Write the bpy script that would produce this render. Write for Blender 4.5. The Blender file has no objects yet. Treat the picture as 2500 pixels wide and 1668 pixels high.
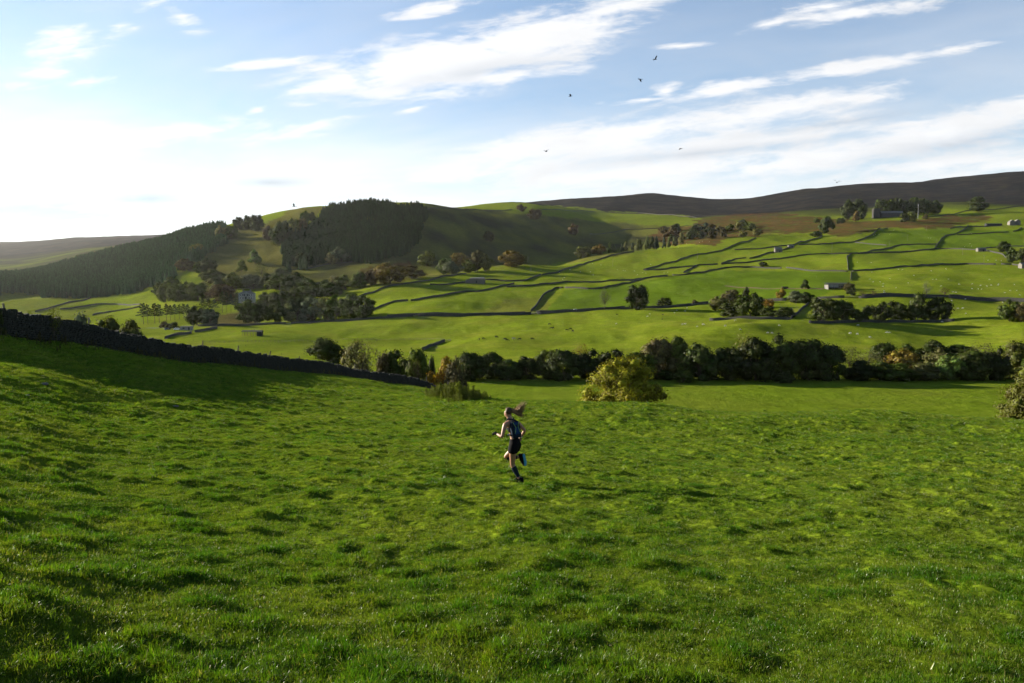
import bpy, math, random
import numpy as np
from mathutils import Vector, Matrix, Euler

rnd = random.Random(11)
rng = np.random.default_rng(11)
SC = bpy.context.scene
COL = SC.collection

# ------------------------------------------------------------------ camera, sky, sun, exposure
F, CX, CY = 1944.0, 1250.0, 834.0            # focal length and centre, in photo pixels (2500 wide)
PITCH = math.atan(144.0 / F)                 # camera looks slightly down
SP, CP = math.sin(PITCH), math.cos(PITCH)
cam_d = bpy.data.cameras.new('camera')
cam = bpy.data.objects.new('camera', cam_d)
COL.objects.link(cam)
cam_d.sensor_width = 36.0
cam_d.lens = 36.0 * F / 2500.0
cam_d.clip_start = 0.1
cam_d.clip_end = 40000.0
cam.location = (0, 0, 0)
cam.rotation_euler = (math.pi / 2 - PITCH, 0, 0)
SC.camera = cam

SUN_AZ = math.radians(64.0)                  # left of the viewing direction
SUN_EL = math.radians(14.5)
sun_dir = Vector((-math.sin(SUN_AZ) * math.cos(SUN_EL), math.cos(SUN_AZ) * math.cos(SUN_EL), math.sin(SUN_EL)))
sd = bpy.data.lights.new('sun', 'SUN')
sun = bpy.data.objects.new('sun', sd)
COL.objects.link(sun)
sd.energy = 5.0
sd.angle = math.radians(0.55)
sd.color = (1.0, 0.91, 0.74)
sun.rotation_euler = sun_dir.to_track_quat('Z', 'Y').to_euler()

SC.view_settings.view_transform = 'Standard'
SC.view_settings.look = 'None'
SC.view_settings.exposure = 1.82
SC.view_settings.gamma = 1.0
SC.view_settings.use_curve_mapping = False
SC.render.engine = 'CYCLES'
SC.cycles.max_bounces = 4
SC.cycles.diffuse_bounces = 1
SC.cycles.glossy_bounces = 1
SC.cycles.transmission_bounces = 3
SC.cycles.transparent_max_bounces = 4
SC.cycles.volume_bounces = 0
SC.cycles.caustics_reflective = False
SC.cycles.caustics_refractive = False
SC.cycles.use_denoising = True
SC.cycles.use_adaptive_sampling = True
SC.cycles.adaptive_threshold = 0.04


class NT:
    """small helper to write node trees"""
    def __init__(self, tree):
        self.t = tree
        self.n = tree.nodes
        self.l = tree.links

    def node(self, kind, **kw):
        n = self.n.new(kind)
        for k, v in kw.items():
            setattr(n, k, v)
        return n

    def put(self, sock, val):
        if val is None:
            return
        if isinstance(val, bpy.types.NodeSocket):
            self.l.new(val, sock)
        else:
            try:
                sock.default_value = val
            except Exception:
                sock.default_value = (val, val, val)

    def math(self, op, a, b=None, c=None, clamp=False):
        n = self.node('ShaderNodeMath', operation=op, use_clamp=clamp)
        self.put(n.inputs[0], a)
        if b is not None:
            self.put(n.inputs[1], b)
        if c is not None:
            self.put(n.inputs[2], c)
        return n.outputs[0]

    def comb(self, x, y, z):
        n = self.node('ShaderNodeCombineXYZ')
        for i, q in enumerate((x, y, z)):
            self.put(n.inputs[i], q)
        return n.outputs[0]

    def noise(self, vec, scale, detail=4.0, rough=0.55, dist=0.0):
        n = self.node('ShaderNodeTexNoise')
        if vec is not None:
            self.l.new(vec, n.inputs['Vector'])
        n.inputs['Scale'].default_value = scale
        n.inputs['Detail'].default_value = detail
        n.inputs['Roughness'].default_value = rough
        n.inputs['Distortion'].default_value = dist
        return n.outputs['Fac']

    def mix(self, fac, a, b, blend='MIX'):
        n = self.node('ShaderNodeMix', data_type='RGBA', blend_type=blend)
        self.put(n.inputs['Factor'], fac)
        self.put(n.inputs['A'], a)
        self.put(n.inputs['B'], b)
        return n.outputs['Result']

    def step(self, val, lo, hi, to0=0.0, to1=1.0):
        n = self.node('ShaderNodeMapRange', interpolation_type='SMOOTHSTEP')
        self.put(n.inputs['Value'], val)
        n.inputs['From Min'].default_value = lo
        n.inputs['From Max'].default_value = hi
        n.inputs['To Min'].default_value = to0
        n.inputs['To Max'].default_value = to1
        return n.outputs['Result']


def c4(r, g, b):
    return (r, g, b, 1.0)


# ---- world: physical sky with a layer of streaky cloud
world = bpy.data.worlds.new('World')
SC.world = world
world.use_nodes = True
W = NT(world.node_tree)
W.n.clear()
w_out = W.node('ShaderNodeOutputWorld')
w_bg = W.node('ShaderNodeBackground')
w_sky = W.node('ShaderNodeTexSky', sky_type='NISHITA')
w_sky.sun_disc = False
w_sky.sun_elevation = SUN_EL
w_sky.sun_rotation = -SUN_AZ
w_sky.altitude = 200.0
w_sky.air_density = 1.0
w_sky.dust_density = 0.05
w_sky.ozone_density = 3.0
SKY_STRENGTH = 0.054
w_bg.inputs['Strength'].default_value = SKY_STRENGTH
W.l.new(w_bg.outputs[0], w_out.inputs['Surface'])
w_tc = W.node('ShaderNodeTexCoord')
w_sep = W.node('ShaderNodeSeparateXYZ')
W.l.new(w_tc.outputs['Generated'], w_sep.inputs[0])
wx, wy, wz = w_sep.outputs
front = W.step(wy, 0.02, 0.12)
ysafe = W.math('MAXIMUM', wy, 0.02)
ws = W.math('DIVIDE', wx, ysafe)             # direction as slopes: right and up
wt = W.math('DIVIDE', wz, ysafe)
# cloud-layer coordinates (flat layer seen in perspective), streaks run up to the right
zc = W.math('ADD', W.math('MAXIMUM', wz, 0.0), 0.12)
lx = W.math('DIVIDE', wx, zc)
ly = W.math('DIVIDE', wy, zc)
lay = W.comb(lx, ly, 0.0)
n_big = W.noise(W.comb(W.math('MULTIPLY', lx, 0.55), W.math('MULTIPLY_ADD', lx, 0.35, ly), 3.1), 0.9, 4.0, 0.6, 0.3)
n_fine = W.noise(W.comb(W.math('MULTIPLY', ws, 1.0), W.math('MULTIPLY_ADD', ws, -0.20, W.math('MULTIPLY', wt, 3.2)), 7.7), 9.0, 6.0, 0.62, 0.5)
n_wisp = W.noise(W.comb(W.math('MULTIPLY', ws, 0.8), W.math('MULTIPLY_ADD', ws, -0.45, W.math('MULTIPLY', wt, 4.0)), 2.2), 22.0, 4.0, 0.65, 0.4)


def slope_of(u, v):
    k = (CY - v) / F
    den = CP + k * SP
    return (u - CX) / F / den, (-SP + k * CP) / den


# single clouds of the photograph as soft streaks in the sky: u, v, half length, half thickness, tilt (deg), density
clouds = [
    (1080, 160, 350, 72, 9, 1.15), (1290, 95, 280, 58, 13, 1.05), (1480, 25, 190, 26, 13, .85), (820, 205, 190, 26, 10, .8),
    (640, 155, 140, 13, 5, .75), (1230, 185, 190, 24, 6, .95), (1060, 22, 110, 17, 9, .85),
    (165, 100, 120, 60, 24, .62), (290, 70, 90, 36, 35, .5), (110, 180, 90, 22, -5, .52), (215, 200, 90, 18, 4, .55), (450, 50, 80, 30, -30, .45), (60, 215, 90, 20, 0, .42), (350, 20, 120, 22, 30, .42),
    (1780, 215, 190, 22, 9, .95), (2080, 165, 280, 20, 10, .9), (2330, 120, 170, 13, 10, .7), (1560, 245, 130, 10, 5, .6), (1625, 222, 45, 22, 10, .8),
    (1900, 268, 350, 34, 11, .85), (1560, 322, 360, 42, 10, .9), (1270, 362, 260, 40, 12, .8), (2070, 240, 180, 18, 4, .75), (1750, 350, 420, 40, 8, .7), (1150, 420, 420, 34, 4, .7),
    (2100, 30, 200, 26, 6, .85), (1880, 58, 90, 12, 14, .7), (2020, 15, 130, 20, 3, .8),
    (2300, 328, 300, 58, 12, .95), (2480, 262, 190, 34, 10, .8), (2000, 388, 380, 46, 8, .85), (1600, 412, 430, 46, 6, .9), (2250, 405, 300, 34, 5, .7),
    (1665, 112, 75, 8, 4, .75), (1010, 266, 55, 10, 14, .7), (632, 266, 40, 12, 20, .6), (740, 318, 150, 22, 12, .75),
    (140, 350, 240, 50, 0, .95), (430, 330, 250, 30, 8, .75), (2500, 400, 240, 26, 6, .9),
]
acc = None
wst = W.comb(ws, wt, 0.0)
for (u, v, hl, ht, ang, den) in clouds:
    s0, t0 = slope_of(u, v)
    mp = W.node('ShaderNodeMapping', vector_type='TEXTURE')      # moves, turns and scales one soft streak into place
    mp.inputs['Location'].default_value = (s0, t0, 0)
    mp.inputs['Rotation'].default_value = (0, 0, math.radians(ang))
    mp.inputs['Scale'].default_value = (1.9 * hl / F, 1.9 * ht / F, 1)
    W.l.new(wst, mp.inputs['Vector'])
    gr = W.node('ShaderNodeTexGradient', gradient_type='QUADRATIC_SPHERE')
    W.l.new(mp.outputs[0], gr.inputs[0])
    e = W.math('MULTIPLY', gr.outputs['Fac'], den * 1.45)
    acc = e if acc is None else W.math('MAXIMUM', acc, e)
acc = W.math('MULTIPLY', acc, front)
shape = W.math('ADD', acc, W.math('MULTIPLY_ADD', n_fine, 2.3, -1.19))
shape = W.math('ADD', shape, W.math('MULTIPLY_ADD', n_wisp, 1.5, -0.75))
shape = W.math('MULTIPLY', shape, W.step(acc, 0.03, 0.30))
m_cloud = W.step(shape, 0.06, 0.98)
# thin veil everywhere, thicker towards the horizon where one looks through more of the layer
elev = W.math('MAXIMUM', wz, 0.0)
veil_h = W.math('EXPONENT', W.math('MULTIPLY', W.math('POWER', W.math('MULTIPLY', elev, 1.0 / 0.215), 1.7), -1.0))
veil_n = W.math('ADD', W.math('MULTIPLY_ADD', n_big, 1.5, -0.05), W.math('MULTIPLY_ADD', n_fine, 0.9, -0.35))
m_veil = W.math('MULTIPLY', W.math('MULTIPLY', veil_h, veil_n), 1.25, clamp=True)
m_thin = W.math('MULTIPLY', W.step(n_big, 0.46, 0.80), 0.22)
m_all = W.math('SUBTRACT', 1.0, W.math('MULTIPLY', W.math('MULTIPLY', W.math('SUBTRACT', 1.0, m_cloud), W.math('SUBTRACT', 1.0, m_veil)), W.math('SUBTRACT', 1.0, m_thin)))
# cloud light: brighter towards the sun
dotn = W.node('ShaderNodeVectorMath', operation='DOT_PRODUCT')
W.l.new(w_tc.outputs['Generated'], dotn.inputs[0])
dotn.inputs[1].default_value = sun_dir
glow = W.math('POWER', W.math('MAXIMUM', W.math('MULTIPLY_ADD', dotn.outputs['Value'], 0.5, 0.5), 0.0), 4.0)
lumin = W.math('MULTIPLY_ADD', glow, 0.9, 5.3)
lumin = W.math('MULTIPLY', lumin, W.math('MULTIPLY_ADD', n_fine, -0.35, 1.17))
cl_col = W.node('ShaderNodeVectorMath', operation='SCALE')
cl_col.inputs[0].default_value = (0.985, 0.99, 1.0)
W.l.new(lumin, cl_col.inputs['Scale'])
# greyer, unlit banks low in the sky
gacc = None
for (u, v, hl, ht, ang, den) in [(90, 528, 260, 44, 2, 1.3), (340, 486, 150, 18, 0, .8), (660, 446, 110, 14, 0, .6), (2330, 352, 260, 26, 10, .55), (1700, 375, 300, 16, 6, .5), (2050, 300, 260, 12, 8, .5), (1180, 175, 260, 22, 8, .45)]:
    s0, t0 = slope_of(u, v)
    mp = W.node('ShaderNodeMapping', vector_type='TEXTURE')
    mp.inputs['Location'].default_value = (s0, t0, 0)
    mp.inputs['Rotation'].default_value = (0, 0, math.radians(ang))
    mp.inputs['Scale'].default_value = (1.9 * hl / F, 1.9 * ht / F, 1)
    W.l.new(wst, mp.inputs['Vector'])
    gr = W.node('ShaderNodeTexGradient', gradient_type='QUADRATIC_SPHERE')
    W.l.new(mp.outputs[0], gr.inputs[0])
    e = W.math('MULTIPLY', gr.outputs['Fac'], den * 1.5)
    gacc = e if gacc is None else W.math('MAXIMUM', gacc, e)
gmask = W.math('MULTIPLY', W.math('MULTIPLY', gacc, front), W.step(n_fine, 0.25, 0.55, 0.35, 1.0), clamp=True)
cl_final = W.mix(W.math('MULTIPLY', gmask, 0.75), cl_col.outputs[0], c4(2.55, 2.95, 3.45))
sky_col = W.mix(W.math('MULTIPLY', m_all, 0.96), w_sky.outputs[0], cl_final)
W.l.new(sky_col, w_bg.inputs['Color'])
world.cycles.sampling_method = 'NONE'


# ------------------------------------------------------------------ numbers: noise, terrain
TAB = np.random.default_rng(5).random((256, 256))


def vnoise(x, y):
    x = np.asarray(x, float); y = np.asarray(y, float)
    xi = np.floor(x).astype(int); yi = np.floor(y).astype(int)
    fx = x - xi; fy = y - yi
    fx = fx * fx * fx * (fx * (fx * 6 - 15) + 10)
    fy = fy * fy * fy * (fy * (fy * 6 - 15) + 10)
    a = TAB[xi & 255, yi & 255]; b = TAB[(xi + 1) & 255, yi & 255]
    c = TAB[xi & 255, (yi + 1) & 255]; d = TAB[(xi + 1) & 255, (yi + 1) & 255]
    return (a * (1 - fx) + b * fx) * (1 - fy) + (c * (1 - fx) + d * fx) * fy - 0.5


def fbm(x, y, n=4, g=0.5):
    s = 0.0; a = 1.0
    for i in range(n):
        s = s + a * vnoise(x * 2 ** i + 17.3 * i, y * 2 ** i - 9.1 * i)
        a *= g
    return s


def sstep(x, a, b):
    t = np.clip((np.asarray(x, float) - a) / (b - a), 0, 1)
    return t * t * (3 - 2 * t)


def z_of_v(v, d):
    return d * slope_of(CX, v)[1]


# terrain profiles: for a bearing (given as photo column) the ground height along the distance.
# numbers above 300 are photo rows (angle of sight), the others are metres relative to the camera.
NEAR = {
    -700: {2: -1.75, 5: -1.8, 9: -1.9, 17.6: -1.8, 32: -1.6, 45: -1.4, 60: -1.6, 80: -5, 110: -13, 150: -21, 220: -28, 300: -31},
    0: {2: -1.85, 5: -2.1, 9: -2.6, 17.6: -3.3, 25: -3.6, 32: -3.7, 40: -3.4, 46: -3.1, 55: -3.3, 75: -7, 110: -14, 150: -22, 220: -29, 300: -31},
    250: {2: -1.88, 5: -2.3, 9: -2.9, 17.6: -3.85, 32: -4.9, 45: -5.1, 61: -5.1, 72: -7, 85: -11, 110: -16, 150: -24, 220: -30, 300: -31},
    500: {2: -1.9, 5: -2.4, 9: -3.05, 17.6: -4.1, 32: -5.6, 45: -6.6, 60: -7.0, 74: -7.4, 85: -9, 110: -15, 150: -23, 220: -29, 300: -30.5},
    750: {2: -1.9, 5: -2.45, 9: -3.15, 17.6: -4.3, 32: -6.05, 45: -7.35, 65: -8.9, 91: -10.4, 105: -13, 125: -16.5, 150: -17.2, 172: -16.2, 190: -19, 240: -28, 300: -30.5},
    1000: {2: -1.9, 5: -2.5, 9: -3.2, 17.6: -4.4, 32: -6.2, 45: -7.55, 65: -9.6, 90: -12.2, 115: -15.2, 140: -20, 190: -27, 240: -29, 300: -30},
    1250: {2: -1.9, 5: -2.5, 9: -3.2, 17.6: -4.47, 32: -6.3, 45: -7.65, 65: -9.75, 80: -12, 105: -18, 140: -25, 180: -28.3, 240: -28.5, 300: -28.5},
    1500: {2: -1.9, 5: -2.52, 9: -3.25, 17.6: -4.55, 32: -6.6, 45: -8.05, 60: 985, 75: -12.5, 100: -19, 130: -25, 165: -28, 190: -28.3, 225: -28.5, 260: -29, 300: -26.5},
    1750: {2: -1.9, 5: -2.53, 9: -3.25, 17.6: -4.6, 32: -6.7, 45: -8.25, 60: 1003, 75: -13, 100: -20, 130: -26, 160: -28, 190: -28.3, 225: -28.5, 255: -29, 290: -25.5},
    2000: {2: -1.9, 5: -2.53, 9: -3.3, 17.6: -4.62, 32: -6.75, 45: -8.3, 60: 1006, 75: -13.5, 100: -20.5, 130: -26.5, 160: -28, 190: -28.3, 225: -28.5, 255: -29, 290: -26},
    2250: {2: -1.9, 5: -2.53, 9: -3.3, 17.6: -4.65, 32: -6.8, 45: -8.4, 60: 1011, 75: -14, 100: -21, 130: -26.5, 160: -28, 190: -28.3, 225: -28.5, 255: -29, 290: -26.5},
    2500: {2: -1.9, 5: -2.55, 9: -3.35, 17.6: -4.75, 32: -6.95, 45: -8.6, 60: 1021, 75: -14.5, 100: -21, 130: -26.5, 160: -28, 190: -28.3, 225: -28.5, 255: -29, 290: -26},
}
FAR = {
    -700: {380: -32, 560: -32, 800: -31, 1000: -20, 1400: 0, 2000: 20, 3000: 60, 4500: 600, 6000: 590, 7000: 600, 9500: 620},
    0: {380: -32, 560: -32, 800: 765, 900: 741, 1000: 722, 1080: 708, 1400: 684, 1550: 677, 2000: 682, 2600: 655, 3300: 634, 4500: 611, 6000: 594, 7000: 598, 9500: 620},
    250: {380: -31, 560: 806, 700: 785, 800: 765, 900: 742, 1000: 722, 1080: 712, 1400: 664, 1700: 624, 1900: 612, 2300: 617, 3300: 606, 5000: 584, 6000: 580, 7000: 585, 9500: 610},
    500: {380: 851, 420: 836, 480: 818, 560: 797, 620: 785, 680: 762, 740: 740, 800: 722, 900: 700, 1000: 672, 1100: 652, 1200: 626, 1300: 602, 1400: 581, 1520: 562, 1950: 580, 3300: 578, 5000: 573, 6000: 572, 9500: 605},
    750: {380: 851, 420: 836, 480: 815, 540: 800, 600: 786, 650: 775, 700: 752, 760: 730, 850: 708, 950: 687, 1010: 668, 1100: 648, 1200: 618, 1300: 586, 1400: 553, 1500: 526, 1600: 507, 1950: 525, 5000: 560, 9500: 610},
    1000: {340: 862, 390: 842, 420: 834, 460: 822, 500: 805, 540: 786, 565: 775, 600: 764, 660: 735, 720: 712, 780: 692, 850: 677, 920: 690, 960: 684, 1010: 662, 1100: 626, 1200: 589, 1300: 552, 1400: 522, 1500: 501, 1580: 492, 1900: 512, 5000: 560, 9500: 610},
    1250: {340: 862, 390: 830, 420: 818, 460: 805, 500: 790, 540: 778, 560: 770, 600: 758, 650: 732, 700: 710, 760: 692, 850: 669, 950: 649, 1050: 668, 1150: 668, 1230: 655, 1300: 632, 1400: 601, 1500: 575, 1600: 552, 1720: 530, 1850: 512, 2000: 501, 2150: 494, 3000: 504, 3500: 497, 4500: 520, 9500: 610},
    1500: {330: 868, 360: 848, 400: 832, 440: 810, 480: 790, 520: 774, 550: 762, 565: 754, 600: 740, 660: 718, 720: 703, 790: 690, 880: 668, 980: 645, 1080: 627, 1160: 619, 1260: 634, 1450: 634, 1550: 616, 1700: 590, 1850: 566, 2000: 547, 2200: 531, 2400: 519, 2700: 513, 3000: 492, 3300: 481, 3600: 478, 4500: 500, 9500: 610},
    1750: {320: 862, 350: 838, 380: 822, 410: 800, 440: 786, 470: 775, 500: 763, 530: 752, 545: 744, 580: 735, 640: 716, 700: 695, 760: 680, 840: 664, 920: 648, 1000: 632, 1100: 613, 1250: 589, 1350: 578, 1450: 588, 1600: 574, 1750: 555, 1950: 542, 2200: 528, 2500: 520, 2900: 501, 3300: 488, 3500: 484, 4500: 500, 9500: 610},
    2000: {320: 868, 350: 845, 380: 826, 405: 805, 430: 788, 460: 768, 490: 748, 515: 730, 560: 712, 610: 698, 670: 684, 740: 668, 830: 650, 920: 632, 1010: 615, 1120: 597, 1250: 579, 1350: 568, 1450: 562, 1600: 548, 1800: 534, 2000: 522, 2300: 508, 2700: 485, 3100: 462, 3300: 456, 4500: 480, 9500: 610},
    2250: {320: 870, 350: 848, 380: 828, 405: 806, 430: 788, 455: 768, 480: 745, 505: 727, 560: 708, 620: 690, 690: 672, 770: 656, 860: 638, 960: 620, 1060: 604, 1160: 588, 1260: 572, 1360: 556, 1460: 545, 1600: 530, 1800: 520, 2100: 500, 2500: 474, 2900: 450, 3200: 439, 4500: 460, 9500: 610},
    2500: {320: 858, 345: 830, 375: 806, 400: 792, 430: 777, 460: 755, 490: 738, 500: 733, 560: 708, 620: 688, 690: 668, 770: 650, 860: 632, 960: 612, 1060: 596, 1160: 578, 1260: 563, 1360: 550, 1460: 540, 1600: 524, 1800: 510, 2100: 486, 2500: 455, 2900: 430, 3100: 420, 4500: 440, 9500: 610},
}
GU = np.array(sorted(NEAR))
LD = np.linspace(math.log(2.0), math.log(9500.0), 420)


def pchip(x, y, q):
    x = np.asarray(x, float); y = np.asarray(y, float)
    h = np.diff(x); dl = np.diff(y) / h
    m = np.zeros(len(x))
    for i in range(1, len(x) - 1):
        if dl[i - 1] * dl[i] > 0:
            w1 = 2 * h[i] + h[i - 1]; w2 = h[i] + 2 * h[i - 1]
            m[i] = (w1 + w2) / (w1 / dl[i - 1] + w2 / dl[i])
    m[0] = dl[0]; m[-1] = dl[-1]
    k = np.clip(np.searchsorted(x, q) - 1, 0, len(x) - 2)
    t = (q - x[k]) / h[k]
    return ((2 * t ** 3 - 3 * t ** 2 + 1) * y[k] + (t ** 3 - 2 * t ** 2 + t) * h[k] * m[k]
            + (-2 * t ** 3 + 3 * t ** 2) * y[k + 1] + (t ** 3 - t ** 2) * h[k] * m[k + 1])


cols = []
for u in GU:
    pr = dict(NEAR[u]); pr.update(FAR[u])
    ds = sorted(pr)
    zz = [z_of_v(pr[d], d) if pr[d] > 300 else pr[d] for d in ds]
    g = np.array(zz) / np.array(ds)
    cols.append(pchip(np.log(ds), g, LD))
cols = np.array(cols)                         # bearing x log distance
# a little smoothing along the distance
for _ in range(2):
    cols[:, 1:-1] = (cols[:, :-2] + 2 * cols[:, 1:-1] + cols[:, 2:]) / 4
GUF = np.linspace(GU[0], GU[-1], 321)
GRID = np.stack([pchip(GU, cols[:, k], GUF) for k in range(len(LD))], axis=1)
for _ in range(6):
    GRID[1:-1] = (GRID[:-2] + 2 * GRID[1:-1] + GRID[2:]) / 4

MOUNDS = []      # x, y, radius along x, radius along y, angle, height


def base_z(X, Y):
    X = np.asarray(X, float); Y = np.asarray(Y, float)
    r = np.hypot(X, Y)
    phi = np.arctan2(X, Y)
    lim = math.atan((GU[-1] - CX) / F)
    lo = math.atan((GU[0] - CX) / F)
    pc = np.clip(phi, lo, lim)
    d = np.clip(r * np.cos(pc), 2.0, 9499.0)
    uu = CX + F * np.tan(pc)
    a = np.clip((uu - GUF[0]) / (GUF[1] - GUF[0]), 0, len(GUF) - 1.001)
    b = np.clip((np.log(d) - LD[0]) / (LD[1] - LD[0]), 0, len(LD) - 1.001)
    ai = a.astype(int); bi = b.astype(int); fa = a - ai; fb = b - bi
    g = (GRID[ai, bi] * (1 - fa) + GRID[ai + 1, bi] * fa) * (1 - fb) + (GRID[ai, bi + 1] * (1 - fa) + GRID[ai + 1, bi + 1] * fa) * fb
    z = g * d
    # beyond the picture the hillside simply goes on
    out = np.maximum(phi - lim, lo - phi)
    w = sstep(out, 0.0, 1.0)
    side = np.clip(-1.6 - 0.10 * np.clip(Y, -400, 100) - 0.12 * np.clip(X, -150, 150), -40, 40)
    z = z * (1 - w) + side * w
    near = sstep(r, 1.5, 6.0)
    return z * near + (-1.7 - 0.157 * Y - 0.05 * X) * (1 - near)


def hill_z(X, Y):
    """terrain without the small tussocks"""
    X = np.asarray(X, float); Y = np.asarray(Y, float)
    r = np.hypot(X, Y)
    z = base_z(X, Y)
    k = sstep(r, 285, 430)
    z = z + k * (1 - 0.5 * sstep(r, 1200, 2500)) * (4.6 * fbm(X / 78.0, Y / 105.0, 3) + 0.9 * fbm(X / 21.0 + 40, Y / 30.0, 2) + 0.42 * fbm(X / 7.5, Y / 19.0, 2))
    z = z + sstep(r, 1300, 2500) * 16.0 * fbm(X / 330.0 + 3, Y / 500.0, 4)
    z = z + sstep(r, 10, 40) * (1 - sstep(r, 90, 170)) * 0.55 * fbm(X / 9.0, Y / 12.0, 2)
    for (mx, my, rx, ry, an, h) in MOUNDS:
        ca, sa = math.cos(an), math.sin(an)
        a = ((X - mx) * ca + (Y - my) * sa) / rx
        b = (-(X - mx) * sa + (Y - my) * ca) / ry
        z = z + h * np.exp(-(a * a + b * b))
    return z


def lump_field(X, Y):
    return fbm(X / 0.40 + 31.0, Y / 0.48 + 11.0, 2)


def tussock(X, Y):
    """small lumps of the grazed near field"""
    r = np.hypot(X, Y)
    k = 1 - 0.75 * sstep(r, 70, 150)
    k = k * (1 - sstep(r, 150, 200))
    a = fbm(X / 0.30 + 2.0, Y / 0.36, 2, 0.55)
    b = fbm(X / 1.7 - 7.0, Y / 2.0 + 5.0, 2)
    c = np.maximum(lump_field(X, Y) - 0.12, 0.0)
    wide = np.maximum(fbm(X / 1.0 - 13.0, Y / 1.25 + 4.0, 2) - 0.06, 0.0) * sstep(r, 9, 32)
    far = 1 + 0.5 * sstep(r, 12, 50)
    return k * far * (0.055 * a + 0.035 * b + 0.165 * c * (0.7 + 0.3 * sstep(r, 5, 12)) + 0.15 * wide)


def ground_z(X, Y):
    return hill_z(X, Y) + tussock(np.asarray(X, float), np.asarray(Y, float))


MARCH = np.exp(np.linspace(math.log(3.5), math.log(9400.0), 5200))


def pix(u, v, dmin=0.0, dmax=9400.0):
    """ground point seen at a photo pixel"""
    s, t = slope_of(u, v)
    d = MARCH[(MARCH >= dmin) & (MARCH <= dmax)]
    g = hill_z(s * d, d) - t * d
    hit = np.nonzero(g >= 0)[0]
    if len(hit):
        i = hit[0]
        if i > 0:
            k = g[i - 1] / (g[i - 1] - g[i])
            dd = d[i - 1] + (d[i] - d[i - 1]) * k
        else:
            dd = d[0]
    else:
        dd = d[int(np.argmax(g / d))]
    x = s * dd
    return Vector((float(x), float(dd), float(hill_z(x, dd))))


def at(u, d):
    """ground point at a bearing and a distance"""
    x = (u - CX) / F * d
    return Vector((float(x), float(d), float(hill_z(x, d))))


def proj(X, Y, Z):
    den = Y * CP - Z * SP
    return CX + F * X / den, CY - F * (Y * SP + Z * CP) / den


for (u, v, rw, rd, an, h) in [
        (1660, 690, 38, 26, 0.2, 4.0), (1800, 676, 22, 14, 0.0, 2.0), (1830, 800, 14, 9, 0.3, 2.2), (1800, 786, 10, 7, 0.3, 1.6),
        (1700, 826, 40, 6, 0.0, 1.8), (2310, 800, 30, 16, 0.25, 2.5), (2130, 568, 40, 22, 0.1, 5.0), (960, 800, 30, 16, 0.2, 2.2),
        (1480, 728, 26, 14, 0.0, 2.4), (1598, 478, 75, 300, 0.0, 9.0), (1090, 742, 36, 16, 0.0, 2.0), (320, 735, 40, 25, 0.2, 4.0), (1600, 850, 45, 10, 0.05, 2.6)]:
    p = pix(u, v, 250)
    MOUNDS.append((p.x, p.y, rw, rd, an, h))


# ------------------------------------------------------------------ helpers for objects
def mesh_np(name, V, Fc, smooth=False):
    V = np.asarray(V, np.float32); Fc = np.asarray(Fc, np.int32)
    me = bpy.data.meshes.new(name)
    n, k = Fc.shape
    me.vertices.add(len(V)); me.vertices.foreach_set('co', V.ravel())
    me.loops.add(n * k); me.loops.foreach_set('vertex_index', Fc.ravel())
    me.polygons.add(n)
    me.polygons.foreach_set('loop_start', np.arange(0, n * k, k, dtype=np.int32))
    me.polygons.foreach_set('loop_total', np.full(n, k, np.int32))
    if smooth:
        me.polygons.foreach_set('use_smooth', np.ones(n, bool))
    me.update(calc_edges=True)
    return me


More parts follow.
